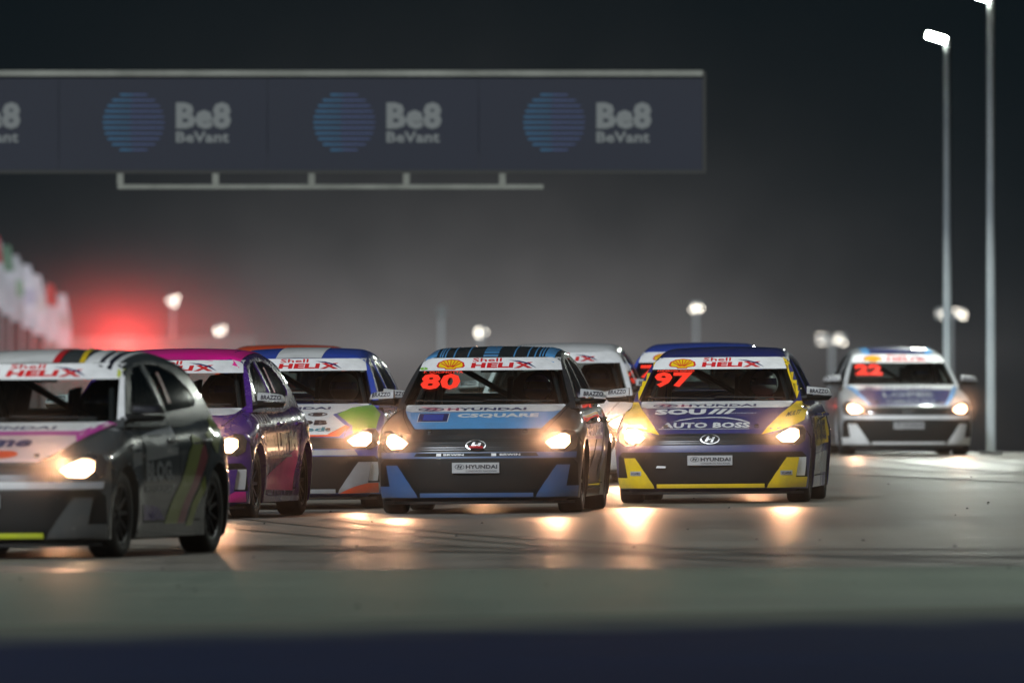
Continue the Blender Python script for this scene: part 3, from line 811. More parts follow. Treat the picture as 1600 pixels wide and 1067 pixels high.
def deco_left(car):
    g = lambda *a, **k: graphic(car, *a, **k)
    g('hood_panel', flat([[(-.655, .885), (-.60, .872), (.60, .872), (.70, .925), (.55, .75), (.42, .665), (-.42, .665), (-.60, .78)]]), PINKW, off=.004, label='pale pink hood panel')
    g('hood_band', flat([[(-.655, .885), (-.60, .874), (.56, .874), (.655, .935), (.71, .92), (.60, .80), (.56, .845), (-.60, .85)]]), MAG, off=.0045)
    g('sponsor_lettering', text_flat('cerame', -.40, .30, .765, .815, .05, .1), NAVY, off=.007)
    g('sponsor_dots', flat([ell(.16, .715, .10, .026), ell(-.02, .715, .10, .026)]), ORNG, off=.007)
    g('bumper_bar', flat([[(-.81, .480), (.81, .480), (.815, .528), (-.815, .528)]]), SILVER, off=.008, depth=.01)
    g('pillar_patch', flat([[(.585, 1.245), (.640, 1.245), (.605, 1.330), (.560, 1.330)]]), LIME, off=.006)
    pil = [(.700, .95), (.745, .95), (.640, 1.22), (.60, 1.33), (.572, 1.335), (.578, 1.318)]
    g('pillar_stripe', flat([pil]), WHITE, off=.0045)
    g('roof_panel', flat([[(-.55, 1.70), (.12, 1.70), (-.02, 2.9), (-.55, 2.9)], [(.34, 1.70), (.56, 1.70), (.50, 2.9), (.30, 2.9)]]), WHITE, 'top', off=.004, step=.1)
    g('roof_stripe', flat([[(.12, 1.70), (.17, 1.70), (.03, 2.9), (-.02, 2.9)]]), REDV, 'top', off=.005, step=.1)
    g('roof_stripe', flat([[(.31, 1.70), (.345, 1.70), (.16, 2.9), (.12, 2.9)]]), YELV, 'top', off=.006, step=.1)
    g('roof_stripe', flat([[(.44, 1.70), (.47, 1.70), (.40, 2.9), (.36, 2.9)], [(.50, 1.70), (.53, 1.70), (.48, 2.9), (.44, 2.9)]]), INK, 'top', off=.006, step=.1)
    g('side_stripe', flat([[(1.95, .22), (2.30, .22), (3.05, .80), (2.80, .84)], [(2.55, .20), (2.72, .20), (2.98, .46), (2.97, .55)]]), LIME_SHADE, 'right', off=.004)
    g('side_stripe', flat([[(2.30, .22), (2.50, .22), (3.08, .68), (3.05, .80)]]), RED_SHADE, 'right', off=.0045)
    g('side_lettering', text_flat('BLOG.', 1.38, 2.15, .52, .66, .06), SILVER, 'right', off=.005)
    g('side_lettering', text_flat('MOTORSPORT', 1.38, 2.15, .44, .49, .02), SILVER, 'right', off=.005)
    g('side_panel', flat([[(1.40, .66), (2.30, .70), (2.34, .90), (1.42, .84)], [(.95, .62), (1.28, .64), (1.30, .80), (1.02, .76)]]), SILVER, 'right', off=.0035)
    g('side_stripe', flat([[(3.30, .70), (3.75, .92), (3.72, .98), (3.15, .84)]]), LIME_SHADE, 'right', off=.004)
    g('side_stripe', flat([[(1.36, .25), (1.95, .25), (1.80, .34), (1.36, .36)]]), PURP, 'right', off=.004)
    g('window_sticker', flat([[(2.52, 1.06), (2.62, 1.06), (2.66, 1.28), (2.58, 1.28)]]), RED_SHADE, 'right', off=.005)
def deco_purple(car):
    g = lambda *a, **k: graphic(car, *a, **k)
    g('roof_panel', flat([[(-.56, 1.68), (.56, 1.68), (.52, 3.2), (-.52, 3.2)]]), PINK, 'top', off=.004, step=.1)
    g('bumper_corner', flat([[(.60, .150), (.80, .155), (.80, .235), (.73, .235)]]), PINK, off=.026)
    g('side_panel', flat([[(1.28, .24), (2.75, .22), (2.95, .60), (2.3, .50), (1.30, .34)]]), PINK, 'right', off=.004, label='pink lower door panel')
    st = [[(.95+.13*k, .80), (1.01+.13*k, .80), (1.10+.13*k, .88), (1.04+.13*k, .88)] for k in range(6)]
    g('side_stripe', flat(st), WHITE, 'right', off=.005)
    g('side_lettering', text_flat('UP IM', 1.9, 2.9, .56, .72, .06), WHITE, 'right', off=.005)
    g('side_lettering', flat([[(1.4, .50), (2.6, .51), (2.6, .53), (1.4, .52)]]), SILVER, 'right', off=.005)
    g('window_sticker', flat([[(2.52, 1.06), (2.62, 1.06), (2.66, 1.28), (2.58, 1.28)]]), PINK, 'right', off=.005)
    g('fender_sticker', flat([[(.14, .25), (.36, .25), (.36, .42), (.14, .42)]]), WHITE, 'right', off=.004)
def deco_dob(car):
    g = lambda *a, **k: graphic(car, *a, **k)
    g('hood_panel', flat([[(-.67, .93), (.67, .93), (.40, .84), (.54, .745), (.40, .655), (-.40, .655), (-.54, .745), (-.66, .85)]]), WHITE, off=.0035, label='white hood panel')
    gr = [(.44, .84), (.55, .90), (.70, .925), (.79, .84), (.80, .60), (.62, .66), (.60, .74)]
    g('fender_panel', flat([gr]), GREEN, off=.005); g('fender_panel', flat([mir(gr)]), GREEN, off=.005)
    g('hood_edge', flat([[(.54, .745), (.58, .73), (.50, .645), (-.50, .645), (-.50, .662), (.40, .662)]]), ORNG, off=.005)
    g('sponsor_lettering', text_flat('SIDOOB', -.40, .38, .745, .790, .06), INK, off=.006)
    g('sponsor_lettering', text_flat('vitalcred', -.30, .37, .690, .728, .03), TEAL, off=.006)
    g('sponsor_oval', flat(ring(.27, .840, .085, .017, .014)+[[(.23, .833), (.31, .833), (.31, .846), (.23, .846)]]), INK, off=.006)
    g('bumper_bar', flat([[(-.66, .480), (.66, .480), (.63, .528), (-.63, .528)]]), SILVER, off=.008, depth=.01)
    g('bumper_corner', flat([[(.50, .152), (.80, .155), (.80, .235), (.725, .235), (.62, .205)]]), ORNG, off=.026)
    g('roof_panel', flat([[(-.20, 1.69), (.20, 1.69), (.24, 3.0), (-.16, 3.0)]]), WHITE, 'top', off=.004, step=.1)
    g('fender_sticker', flat([[(.16, .25), (.36, .25), (.36, .42), (.16, .42)]]), WHITE, 'right', off=.004)
def deco_white(car):
    g = lambda *a, **k: graphic(car, *a, **k)
    g('bumper_bar', flat([[(-.81, .480), (.81, .480), (.815, .528), (-.815, .528)]]), ORNG, off=.008, depth=.01)
def deco22(car):
    g = lambda *a, **k: graphic(car, *a, **k)
    g('hood_panel', flat([[(-.60, .872), (.60, .872), (.50, .66), (-.50, .66)]]), NAVY, off=.004, label='navy hood panel')
    for q in (1, -1):
        p = [(.66, .92), (.72, .91), (.52, .665), (.47, .665), (.54, .76)]
        g('hood_flash', flat([p if q == 1 else mir(p)]), SKY, off=.005)
    g('sponsor_lettering', text_flat('LOPES', -.30, .36, .775, .835, .03), SILVER, off=.006)
    g('sponsor_lettering', text_flat('CIRCUIT', -.28, .38, .690, .735, .02), SILVER, off=.006)
    g('bumper_bar', flat([[(-.81, .480), (.81, .480), (.815, .528), (-.815, .528)]]), WHITE, off=.008, depth=.01)
    g('roof_panel', flat([[(-.36, 1.69), (.36, 1.69), (.36, 2.9), (-.36, 2.9)]]), NAVY, 'top', off=.004, step=.1)
    g('roof_stripe', flat([[(-.46, 1.69), (-.36, 1.69), (-.36, 2.9), (-.46, 2.9)], [(.36, 1.69), (.46, 1.69), (.46, 2.9), (.36, 2.9)]]), SKY, 'top', off=.0045, step=.1)

BW = mat('blue_suit', (.03, .04, .12), .8); RS = mat('red_suit', (.25, .02, .02), .8)
make_car(744, 181, 4.7, dict(label='black and sky blue race car with number 80 on its windshield', base=CARBON, fin=STEELB, lip=STEELB, number='80', name='F. CUCINOTTA', deco=deco80, helmet=mat('blue_helmet', (.02, .03, .25), .15, coat=1.0), roof=CARBON, driver='driver in dark helmet behind the windshield of the black and sky blue car'))
make_car(1110, 172, 4.4, dict(zs=.985, label='navy and yellow race car with number 97 on its windshield', base=NAVYB, fin=YELV, lip=YELV, number='97', name='ANDERSON BORGES', deco=deco97, helmet=mat('white_helmet', (.5, .5, .52), .15, coat=1.0), beam_l=3.0, driver='driver in red suit behind the windshield of the navy and yellow car', suit=RS))
make_car(-43, 227, 13.1, dict(label='dark grey race car with pale pink hood, cut off by the left edge', base=GREY, fin=GREY, lip=LIME, deco=deco_left, mirror=BLACK, driver='driver inside the grey race car with the pale pink hood'))
make_car(219, 185, 8.2, dict(label='purple race car with bright pink roof behind the dark grey car', base=PURP, fin=PURP, lip=PINK, deco=deco_purple, driver='driver inside the purple race car with pink roof'))
make_car(438, 175, 5, dict(label='race car with white hood, green fenders and blue and white roof', base=ROYAL, fin=SILVER, lip=SILVER, deco=deco_dob, driver='driver inside the race car with white hood and green fenders'))
make_car(421, 148, 4, dict(label='race car of which only the orange red roof shows above the blue and white roof', base=ORNG, fin=ORNG, lip=ORNG, lights=False, driver='driver hidden inside the orange roofed race car'))
make_car(860, 152, 4, dict(label='white race car partly hidden behind the car numbered 80', base=WHITE, fin=WHITE, lip=ORNG, deco=deco_white, driver='driver inside the plain white race car'))
make_car(1078, 150, 4, dict(label='royal blue race car mostly hidden behind the car numbered 97', base=ROYAL, fin=ROYAL, lip=WHITE, number='71', driver='driver inside the royal blue race car'))
make_car(1420, 117, -3.5, dict(label='white and navy race car with number 22, farthest back at the right', base=SILVER, fin=WHITE, lip=WHITE, number='22', deco=deco22, driver='driver inside the race car numbered 22', beam=210))

# ------------------------------------------------------------------ ground
def noise_mat(name, stops, scale, rough, bump=0.02, stretch=(1, 1, 1), streak=0.0):
    m = bpy.data.materials.new(name); m.use_nodes = True; t = m.node_tree; b = t.nodes['Principled BSDF']
    co = t.nodes.new('ShaderNodeTexCoord'); mp = t.nodes.new('ShaderNodeMapping'); mp.inputs['Scale'].default_value = stretch
    t.links.new(co.outputs['Object'], mp.inputs[0])
    n = t.nodes.new('ShaderNodeTexNoise'); n.inputs['Scale'].default_value = scale; n.inputs['Detail'].default_value = 10; n.inputs['Roughness'].default_value = .62
    t.links.new(mp.outputs[0], n.inputs['Vector'])
    r = t.nodes.new('ShaderNodeValToRGB'); r.color_ramp.elements[0].position = .3; r.color_ramp.elements[1].position = .72
    r.color_ramp.elements[0].color = (*stops[0], 1); r.color_ramp.elements[1].color = (*stops[1], 1)
    mp2 = t.nodes.new('ShaderNodeMapping'); mp2.inputs['Scale'].default_value = (2.6, .06, 1); mp2.inputs['Rotation'].default_value = (0, 0, .06); t.links.new(co.outputs['Object'], mp2.inputs[0])
    n3 = t.nodes.new('ShaderNodeTexNoise'); n3.inputs['Scale'].default_value = 1.0; n3.inputs['Detail'].default_value = 9; n3.inputs['Roughness'].default_value = .7; t.links.new(mp2.outputs[0], n3.inputs['Vector'])
    av = t.nodes.new('ShaderNodeMix'); av.inputs[0].default_value = streak; t.links.new(n.outputs[0], av.inputs[2]); t.links.new(n3.outputs[0], av.inputs[3])
    t.links.new(av.outputs[0], r.inputs[0]); t.links.new(r.outputs[0], b.inputs['Base Color'])
    mr = t.nodes.new('ShaderNodeMapRange'); mr.inputs[1].default_value = .3; mr.inputs[2].default_value = .7; mr.inputs[3].default_value = rough[0]; mr.inputs[4].default_value = rough[1]
    t.links.new(av.outputs[0], mr.inputs[0]); t.links.new(mr.outputs[0], b.inputs['Roughness'])
    n2 = t.nodes.new('ShaderNodeTexNoise'); n2.inputs['Scale'].default_value = 40; n2.inputs['Detail'].default_value = 4
    t.links.new(co.outputs['Object'], n2.inputs['Vector'])
    bp = t.nodes.new('ShaderNodeBump'); bp.inputs['Strength'].default_value = .35; bp.inputs['Distance'].default_value = bump
    t.links.new(n2.outputs[0], bp.inputs['Height']); t.links.new(bp.outputs[0], b.inputs['Normal'])
    return m
def sheet(name, poly, z, m):
    b = bmesh.new(); b.faces.new([b.verts.new((x, y, z)) for x, y in poly]); bmesh.ops.recalc_face_normals(b, faces=b.faces)
    if b.faces[:][0].normal.z < 0: bmesh.ops.reverse_faces(b, faces=b.faces[:])
    return tag(obj(name, b, m), kind='structure')
GRASS = noise_mat('unlit_dark_field', ((.004, .005, .004), (.009, .011, .008)), .4, (.8, .95), .01)  # near black colour stands for a field that no lamp reaches
ASPH = noise_mat('damp_asphalt', ((.085, .079, .068), (.235, .215, .185)), .45, (.31, .50), .006, (.22, 1, 1), .5)
RUN = noise_mat('grey_green_runoff', ((.070, .092, .072), (.125, .148, .115)), .6, (.50, .68), .006, (.25, 1, 1), .45)
BLUE = noise_mat('dark_blue_runoff', ((.003, .007, .022), (.006, .012, .036)), .6, (.75, .9), .006, (.3, 1, 1))
t = BLUE.node_tree; bb_ = t.nodes['Principled BSDF']; co_ = t.nodes.new('ShaderNodeTexCoord'); sx_ = t.nodes.new('ShaderNodeSeparateXYZ'); t.links.new(co_.outputs['Object'], sx_.inputs[0])
def m2(op, a, c):
    n = t.nodes.new('ShaderNodeMath'); n.operation = op
    for i, v in enumerate((a, c)):
        if isinstance(v, (int, float)): n.inputs[i].default_value = v
        else: t.links.new(v, n.inputs[i])
    return n.outputs[0]
nn_ = t.nodes.new('ShaderNodeTexNoise'); nn_.inputs['Scale'].default_value = 1.1; nn_.inputs['Detail'].default_value = 6; t.links.new(co_.outputs['Object'], nn_.inputs['Vector'])
# colour blends unevenly into the runoff tone towards the far edge of the strip
dd_ = m2('SUBTRACT', sx_.outputs[1], m2('ADD', 72.3, m2('MULTIPLY', sx_.outputs[0], .7)))
mr_ = t.nodes.new('ShaderNodeMapRange'); mr_.inputs[1].default_value = -2.6; mr_.inputs[2].default_value = 2.2
t.links.new(m2('ADD', dd_, m2('MULTIPLY', m2('SUBTRACT', nn_.outputs[0], .5), 5.0)), mr_.inputs[0])
mx_ = t.nodes.new('ShaderNodeMix'); mx_.data_type = 'RGBA'; mx_.inputs[7].default_value = (.095, .105, .085, 1)
old_ = bb_.inputs['Base Color'].links[0].from_socket
t.links.new(mr_.outputs[0], mx_.inputs[0]); t.links.new(old_, mx_.inputs[6]); t.links.new(mx_.outputs[2], bb_.inputs['Base Color'])
MARK = mat('rubber_mark', (.105, .10, .09), .5)
BLUE.node_tree.nodes['Principled BSDF'].inputs['Specular IOR Level'].default_value = .04
def surf(name, x0, x1, f0, f1, dz, m):
    """ground strip between the lines y=f0(x) and y=f1(x), following the camber"""
    b = bmesh.new(); nx, ny = 40, 60
    g = []
    for i in range(nx+1):
        x = x0+(x1-x0)*i/nx; g.append([])
        for j in range(ny+1):
            y = f0(x)+(f1(x)-f0(x))*j/ny; g[-1].append(b.verts.new((x, y, ground_z(x, y)+dz)))
    for i in range(nx):
        for j in range(ny): b.faces.new((g[i][j], g[i+1][j], g[i+1][j+1], g[i][j+1])).smooth = True
    return tag(obj(name, b, m), kind='structure')
b = bmesh.new(); gy = [-60, 100, 190, 225, 300, 500, 900, 1800, 3600]; rows = [[b.verts.new((x, y, field_z(y))) for x in (-1200, -300, 0, 300, 1200)] for y in gy]
for r0, r1 in zip(rows, rows[1:]):
    for k in range(4): b.faces.new((r0[k], r0[k+1], r1[k+1], r1[k])).smooth = True
tag(obj('ground', b, GRASS), kind='structure')
surf('track', -40, 40, lambda x: 86, lambda x: 196-.0*x, 0.0, ASPH)
surf('runoff', -40, 40, lambda x: 70, lambda x: 91.5-.12*x, .006, RUN)
surf('runoff_border', -40, 40, lambda x: 20, lambda x: 75.2+.70*max(-12, min(12, x)), .012, BLUE)
def tyre_mark(x0, y0, dx, dy, curve, w):
    b = bmesh.new(); n = 30; pr = None
    for k in range(n+1):
        u = k/n; x = x0+dx*u+curve*u*u; y = y0+dy*u
        tx, ty = dx+2*curve*u, dy; l = math.hypot(tx, ty); nx_, ny_ = -ty/l*w/2, tx/l*w/2
        a_ = b.verts.new((x-nx_, y-ny_, ground_z(x, y)+.006)); c_ = b.verts.new((x+nx_, y+ny_, ground_z(x, y)+.006))
        if pr: b.faces.new((pr[0], a_, c_, pr[1]))
        pr = (a_, c_)
    bmesh.ops.recalc_face_normals(b, faces=b.faces)
    tag(obj('tyre_mark', b, MARK), kind='structure')
for q in ((1.5, 182, 2.2, -50, 3.5, .22), (3.0, 186, 2.4, -55, 3.5, .22), (4.6, 186, .4, -62, 4.5, .2), (5.9, 184, .6, -60, 4.5, .2), (-4, 140, 3, -45, 2.5, .2), (-1.5, 120, 2.2, -28, 2.5, .25), (-3, 122, 2.2, -28, 2.5, .25), (-6, 112, 6, -18, 4, .3), (-6, 108, 7, -14, 4, .3), (-2, 104, 6, -8, 3, .35)): tyre_mark(*q)

b = bmesh.new()     # small bits of tyre rubber lying off the racing line
for k in range(110):
    d_ = random.uniform(78, 175); x_ = random.uniform(-.05, .05)*d_; r_ = random.uniform(.004, .013); z_ = ground_z(x_, d_)+.012
    p_ = [b.verts.new((x_+r_*random.uniform(.6, 1.8)*math.cos(a_), d_+r_*math.sin(a_), z_)) for a_ in (0, 1.6, 3.1, 4.6)]
    t_ = b.verts.new((x_, d_, z_+r_))
    for j in range(4): b.faces.new((p_[j], p_[(j+1) % 4], t_))
tag(obj('rubber_crumbs', b, RUBBER), kind='stuff')

# ------------------------------------------------------------------ gantry
s = 110.0; D = F_PX/s
def gx(px): return (px-800)/s
def gz(py): return CAM_H+(HORIZON-py)/s
BAN = noise_mat('banner_navy', ((.009, .012, .024), (.017, .020, .034)), .35, (.7, .8), .01)
g_ = empty('overhead_gantry', (gx(-330), D, 0)); ox = g_.location.x
tag(g_, 'overhead gantry beam with long dark blue sponsor banner across the night sky', 'gantry')
def gpart(name, bx, m):
    b = bmesh.new(); box(b, bx[0]-ox, bx[1]-ox, bx[2], bx[3], bx[4], bx[5]); return obj(name, b, m, g_)
xl, xr = gx(-420), gx(1098)
for a, c in ((-420, 92), (92, 418), (418, 748), (748, 1098)):
    gpart('banner', (gx(a)+.003, gx(c)-.003, -.02, .02, gz(266), gz(120)), BAN)
RAIL = noise_mat('weathered_rail', ((.13, .135, .115), (.24, .245, .215)), 1.6, (.5, .7), .002)
gpart('top_rail', (xl, xr, -.06, .08, gz(119.5), gz(110.5)), RAIL)
gpart('bottom_rail', (xl, xr, -.03, .08, gz(271), gz(266.5)), mat('rail_grey', (.035, .035, .033), .8))
gpart('end_post', (xr+.002, xr+.045, -.03, .08, gz(271), gz(112)), mat('rail_grey', (.035, .035, .033), .8))
gpart('lower_rail', (gx(184), gx(849), -.06, .06, gz(295.5), gz(288.5)), RAIL)
for p in (188, 337, 487, 635, 785): gpart('hanger', (gx(p-5), gx(p+5), -.03, .03, gz(288.2), gz(271.3)), RAIL)
gpart('column', (gx(-330)-.2, gx(-330)+.2, .10, .45, field_z(D), gz(112)), STEEL)
gpart('beam', (xl, xr, .10, .40, gz(240), gz(150)), mat('beam_grey', (.08, .08, .09), .6))
PALE = mat('banner_white', (.17, .18, .18), .7); BL = mat('banner_blue', (.028, .11, .21), .7); BL2 = mat('banner_violet', (.06, .085, .20), .7)
def on_banner(name, b, m, off=-.024):
    for v in b.verts: v.co = Vector((v.co.x-ox, off, v.co.y))
    bmesh.ops.recalc_face_normals(b, faces=b.faces)
    return obj(name, b, m, g_)
for px in (-120, 209, 538, 866):
    bands = {0: [], 1: []}
    for k in range(11):
        y = 148.5+k*8.6; r = 48; h = r*r-(y-191.5)**2
        if h <= 0: continue
        w = math.sqrt(h)
        bands[0].append([(gx(px-w), gz(y+1.7)), (gx(px-w*.1), gz(y+1.1)), (gx(px-w*.1), gz(y-1.1)), (gx(px-w), gz(y-1.7))])
        bands[1].append([(gx(px-w*.1), gz(y+1.1)), (gx(px+w), gz(y+.9)), (gx(px+w), gz(y-.9)), (gx(px-w*.1), gz(y-1.1))])
    on_banner('globe_logo', flat(bands[0]), BL); on_banner('globe_logo', flat(bands[1]), BL2)
    on_banner('banner_lettering', text_flat('Be8', gx(px+66), gx(px+152), gz(202), gz(160), .05), PALE)
    on_banner('banner_lettering', text_flat('BeVant', gx(px+66), gx(px+149), gz(223), gz(206), .03), PALE)

# ------------------------------------------------------------------ lamp posts and masts
FLOOD = mat('floodlight_glow', (1, 1, 1), .3, emis=(.92, 1.0, .86), estr=300)
FLOODB = mat('broad_floodlight_glow', (1, 1, 1), .3, emis=(.92, 1.0, .86), estr=70)
FLOODW = mat('far_floodlight_glow', (1, 1, 1), .3, emis=(1.0, .90, .74), estr=17)
POLE = noise_mat('pole_paint', ((.15, .17, .19), (.24, .26, .27)), .8, (.5, .7), .002)
def lamp_post(px, s, top_z, label, power=900, arm=-1):
    d = F_PX/s; o = empty('lamp_post', ((px-800)/s, d, ground_z((px-800)/s, d))); tag(o, label, 'lamp post', 'tall lamp posts beside the track')
    b = bmesh.new(); tube(b, [(0, 0, 0), (0, 0, top_z)], [.066, .054], 16); 
    obj('pole', b, POLE, o, 50)
    b = bmesh.new(); tube(b, [(0, 0, 0), (0, 0, .04)], [.16, .16], 16); obj('base_plate', b, STEEL, o)
    b = bmesh.new(); tube(b, [(0, 0, top_z-.08), (arm*.10, -.05, top_z+.02), (arm*.16, -.08, top_z+.03)], .03, 8); obj('arm', b, STEEL, o)
    b = bmesh.new()
    M_ = Matrix.Translation((arm*.17, -.10, top_z+.04)) @ Matrix.Rotation(R(16*arm*-1), 4, 'Y')
    w = .17 if abs(px-1500) < 100 else .45
    box(b, -w, w, -.10, .12, -.02, .05); bmesh.ops.transform(b, matrix=M_, verts=b.verts); hd = obj('lamp_head', b, STEEL, o)
    b = bmesh.new(); box(b, -w*.9, w*.9, -.108, -.10, -.05, .045); box(b, -w*.9, w*.9, -.09, .10, -.028, -.021); bmesh.ops.transform(b, matrix=M_, verts=b.verts); obj('lamp_lens', b, FLOOD if w < .3 else FLOODB, hd)
    ld = bpy.data.lights.new('flood', 'SPOT'); ld.energy = power; ld.color = (.93, 1.0, .90); ld.spot_size = R(150); ld.spot_blend = .8; ld.shadow_soft_size = .15
    lo = link(bpy.data.objects.new('flood', ld), o); lo.location = (arm*.2, -.2, top_z-.12); lo.rotation_euler = Vector((arm*.5, -.45, -1)).to_track_quat('-Z', 'Y').to_euler()
    return o
lamp_post(1548, 116, 6.13, 'nearer tall lamp post at the right edge, its lamp cut off at the top', 1200)
lamp_post(1480, 104, 6.05, 'second tall lamp post, behind the car numbered 22, with bright lamp head on top', 1200)
# unseen posts continuing the row, added to light the cars; heads widened for reflections
for i, (x, y, w_) in enumerate([(8.5, 156, 'beyond the right edge level with the white car'), (8.2, 132, 'beyond the right edge level with the navy and yellow car'), (7.9, 108, 'beyond the right edge level with the purple car'), (7.5, 86, 'beyond the right edge near the grey green runoff'), (-9.5, 172, 'beyond the left edge far down the track'), (-9, 138, 'beyond the left edge level with the blue car'), (-8.5, 104, 'beyond the left edge level with the dark grey car'), (-8, 66, 'beyond the left edge over the dark blue border')]):
    lamp_post(800+x*F_PX/y, F_PX/y, 6.1, 'unseen lamp post standing ' + w_, 700 if x < 0 else 650, -1 if x > 0 else 1)
def led_array(x, z, br):
    """cluster of small bright lamps of uneven size"""
    b = bmesh.new()
    for k in range(9):
        u = x+random.uniform(-.34, .34); w = z+random.uniform(-.30, .30); r = random.uniform(.015, .045)*math.sqrt(br)
        box(b, u-r, u+r, -.135-.002*k, -.122, w-r, w+r)
    return b
def mast(px, py, heads, label, k=1.0, d=900, lit=True):
    s = F_PX/d; z = CAM_H+(HORIZON-py)/s-field_z(d)
    o = empty('floodlight_mast', ((px-800)/s, d, field_z(d))); tag(o, label, 'floodlight mast', 'far floodlight masts on the horizon')
    b = bmesh.new(); tube(b, [(0, 0, 0), (0, 0, z+.05)], .10, 10); obj('pole', b, STEEL, o)
    if len(heads) > 1:
        b = bmesh.new(); box(b, heads[0]/s, heads[-1]/s, -.05, .05, z-.05, z+.05); obj('crossbar', b, STEEL, o)
    for h, br in heads_iter(heads):
        b = bmesh.new(); box(b, h/s-.30, h/s+.30, -.12, .10, z-.26, z+.26); hd = obj('lamp_head', b, STEEL, o)
        b = led_array(h/s, z, br); obj('lamp_lens', b, FLOODW, hd)
    return o
def heads_iter(h): return [(x, 1.0) if not isinstance(x, tuple) else x for x in h]
mast(270, 470, [0], 'leftmost far floodlight mast, above the red glow')
mast(344, 516, [0], 'far floodlight mast above the pink roofed car')
mast(751, 520, [(0, .7)], 'far floodlight mast just above the roof of the car numbered 80')
mast(1088, 480, [0], 'brightest far floodlight mast, above the navy and yellow car')
def mast2(px, py, x0, x1, b0, b1, label):
    d = 900; s = F_PX/d; z = CAM_H+(HORIZON-py)/s-field_z(d)
    o = empty('floodlight_mast', ((px-800)/s, d, field_z(d))); tag(o, label, 'floodlight mast', 'far floodlight masts on the horizon')
    b = bmesh.new(); tube(b, [(0, 0, 0), (0, 0, z)], .12, 10); obj('pole', b, STEEL, o)
    b = bmesh.new(); box(b, (x0-px)/s, (x1-px)/s, .11, .20, z-.06, z+.04); obj('crossbar', b, STEEL, o)
    for x, br in ((x0, b0), (x1, b1)):
        h = (x-px)/s
        b = bmesh.new(); box(b, h-.30, h+.30, -.12, .10, z-.26, z+.26); hd = obj('lamp_head', b, STEEL, o)
        b = led_array(h, z, br); obj('lamp_lens', b, FLOODW, hd)
mast2(1300, 530, 1285, 1313, .35, .6, 'far twin headed floodlight mast between the cars numbered 97 and 22')
mast2(1485, 490, 1471, 1499, .3, .7, 'far twin headed floodlight mast beside the tall lamp posts')
o = empty('floodlight_mast', ((690-800)/24.69, 900, field_z(900))); tag(o, 'unlit pale mast on the horizon left of the car numbered 80', 'floodlight mast', 'far floodlight masts on the horizon')
b = bmesh.new(); tube(b, [(0, 0, 0), (0, 0, 3.4-field_z(900))], .12, 10); obj('pole', b, STEEL, o)
b = bmesh.new(); box(b, -.25, .25, -.15, .15, 3.41-field_z(900), 4.1-field_z(900)); obj('lamp_head', b, PALE, o)

# red beacon whose light fills the haze behind the dark grey car
o = empty('red_beacon', ((195-800)/74, 300, field_z(300)))
bz = -field_z(300); tag(o, 'red beacon lamp glowing in the haze behind the dark grey car', 'beacon')
b = bmesh.new(); tube(b, [(0, 0, 0), (0, 0, 1.05+bz)], .05, 10); obj('post', b, STEEL, o)
b = bmesh.new(); box(b, -.22, .22, -.08, .08, 1.05+bz, 1.30+bz); hd = obj('housing', b, BLACK, o)
b = bmesh.new(); box(b, -.19, .19, -.095, -.082, 1.08+bz, 1.27+bz); obj('lens', b, mat('red_lens_glow', (1, .1, .05), .3, emis=(1, .06, .03), estr=30), hd)
ld = bpy.data.lights.new('beacon', 'POINT'); ld.energy = 1100; ld.specular_factor = 0; ld.color = (1, .045, .03); ld.shadow_soft_size = .15
lo = link(bpy.data.objects.new('beacon', ld), o); lo.location = (0, -.35, 1.40+bz)

# hanging banners on poles receding along the left fence
cols = [((.42, .42, .45), (.30, .05, .06)), ((.44, .44, .48), (.10, .17, .12)), ((.42, .42, .45), (.20, .30, .22)), ((.62, .6, .66), (.4, .4, .5)), ((.62, .58, .62), (.55, .52, .52)), ((.6, .55, .58), (.5, .06, .05)), ((.62, .55, .58), (.5, .45, .45))]
descr = ['tall white and red flag banner at the left edge of the photo', 'white and dark green flag banner, second from the left edge', 'white and green flag banner, third from the left edge', 'tall plain white flag banner in the middle of the row', 'cream white flag banner right of the plain white one', 'white flag banner with red upper corner', 'lowest white flag banner, nearest the red glow']
for i, px in enumerate((-4, 14, 27, 46, 62, 82, 101)):
    t = i/6; s = 60-26*t; d = F_PX/s
    top = CAM_H+(HORIZON-(368+92*t))/s; bot = CAM_H+(HORIZON-(482+62*t))/s
    o = empty('flag_banner', ((px-800)/s, d, field_z(d)), R(-10)); top -= field_z(d); bot -= field_z(d); tag(o, descr[i], 'flag banner', 'row of flag banners at the left')
    w = (11-1.5*t)/s
    b = bmesh.new(); tube(b, [(-w-.03, 0, 0), (-w-.03, 0, top+.1)], .025, 8); obj('pole', b, STEEL, o)
    b = bmesh.new(); n = 8; prev = None
    def ww(k): return w*(1.0 if k < 6 else 1.0-.35*(k-5))
    rows = []
    for k in range(n+1):
        z = bot+(top-bot)*k/n; x1 = w*(1 if k < 5 else (1-(k-4)/4.5)); y = .05*math.sin(k*.9+i)
        rows.append([b.verts.new((-w, y, z)), b.verts.new((x1, y+.06, z)), b.verts.new((x1, y+.072, z)), b.verts.new((-w, y+.012, z))])
    for k in range(n):
        for j in range(4): b.faces.new((rows[k][j], rows[k][(j+1) % 4], rows[k+1][(j+1) % 4], rows[k+1][j])).material_index = 1 if (k >= 5 if i in (0, 1, 5) else k in (3, 4)) else 0
    b.faces.new(rows[0][::-1]); b.faces.new(rows[-1])
    ma = mat('flag_cloth_%d' % i, cols[i][0], .8); mb = mat('flag_mark_%d' % i, cols[i][1], .8)
    obj('flag', b, [ma, mb], o)
o = bmesh.new(); box(o, -24.5, -13.4, 0, .3, field_z(745), 2.05)
wl = obj('barrier_wall', o, mat('concrete', (.22, .21, .20), .8)); tag(wl, 'low concrete barrier wall under the row of flag banners', 'wall'); wl.location = (0, 745, 0)
floodb = bpy.data.lights.new('banner_flood', 'SPOT'); 
bpy.data.lights.remove(floodb)

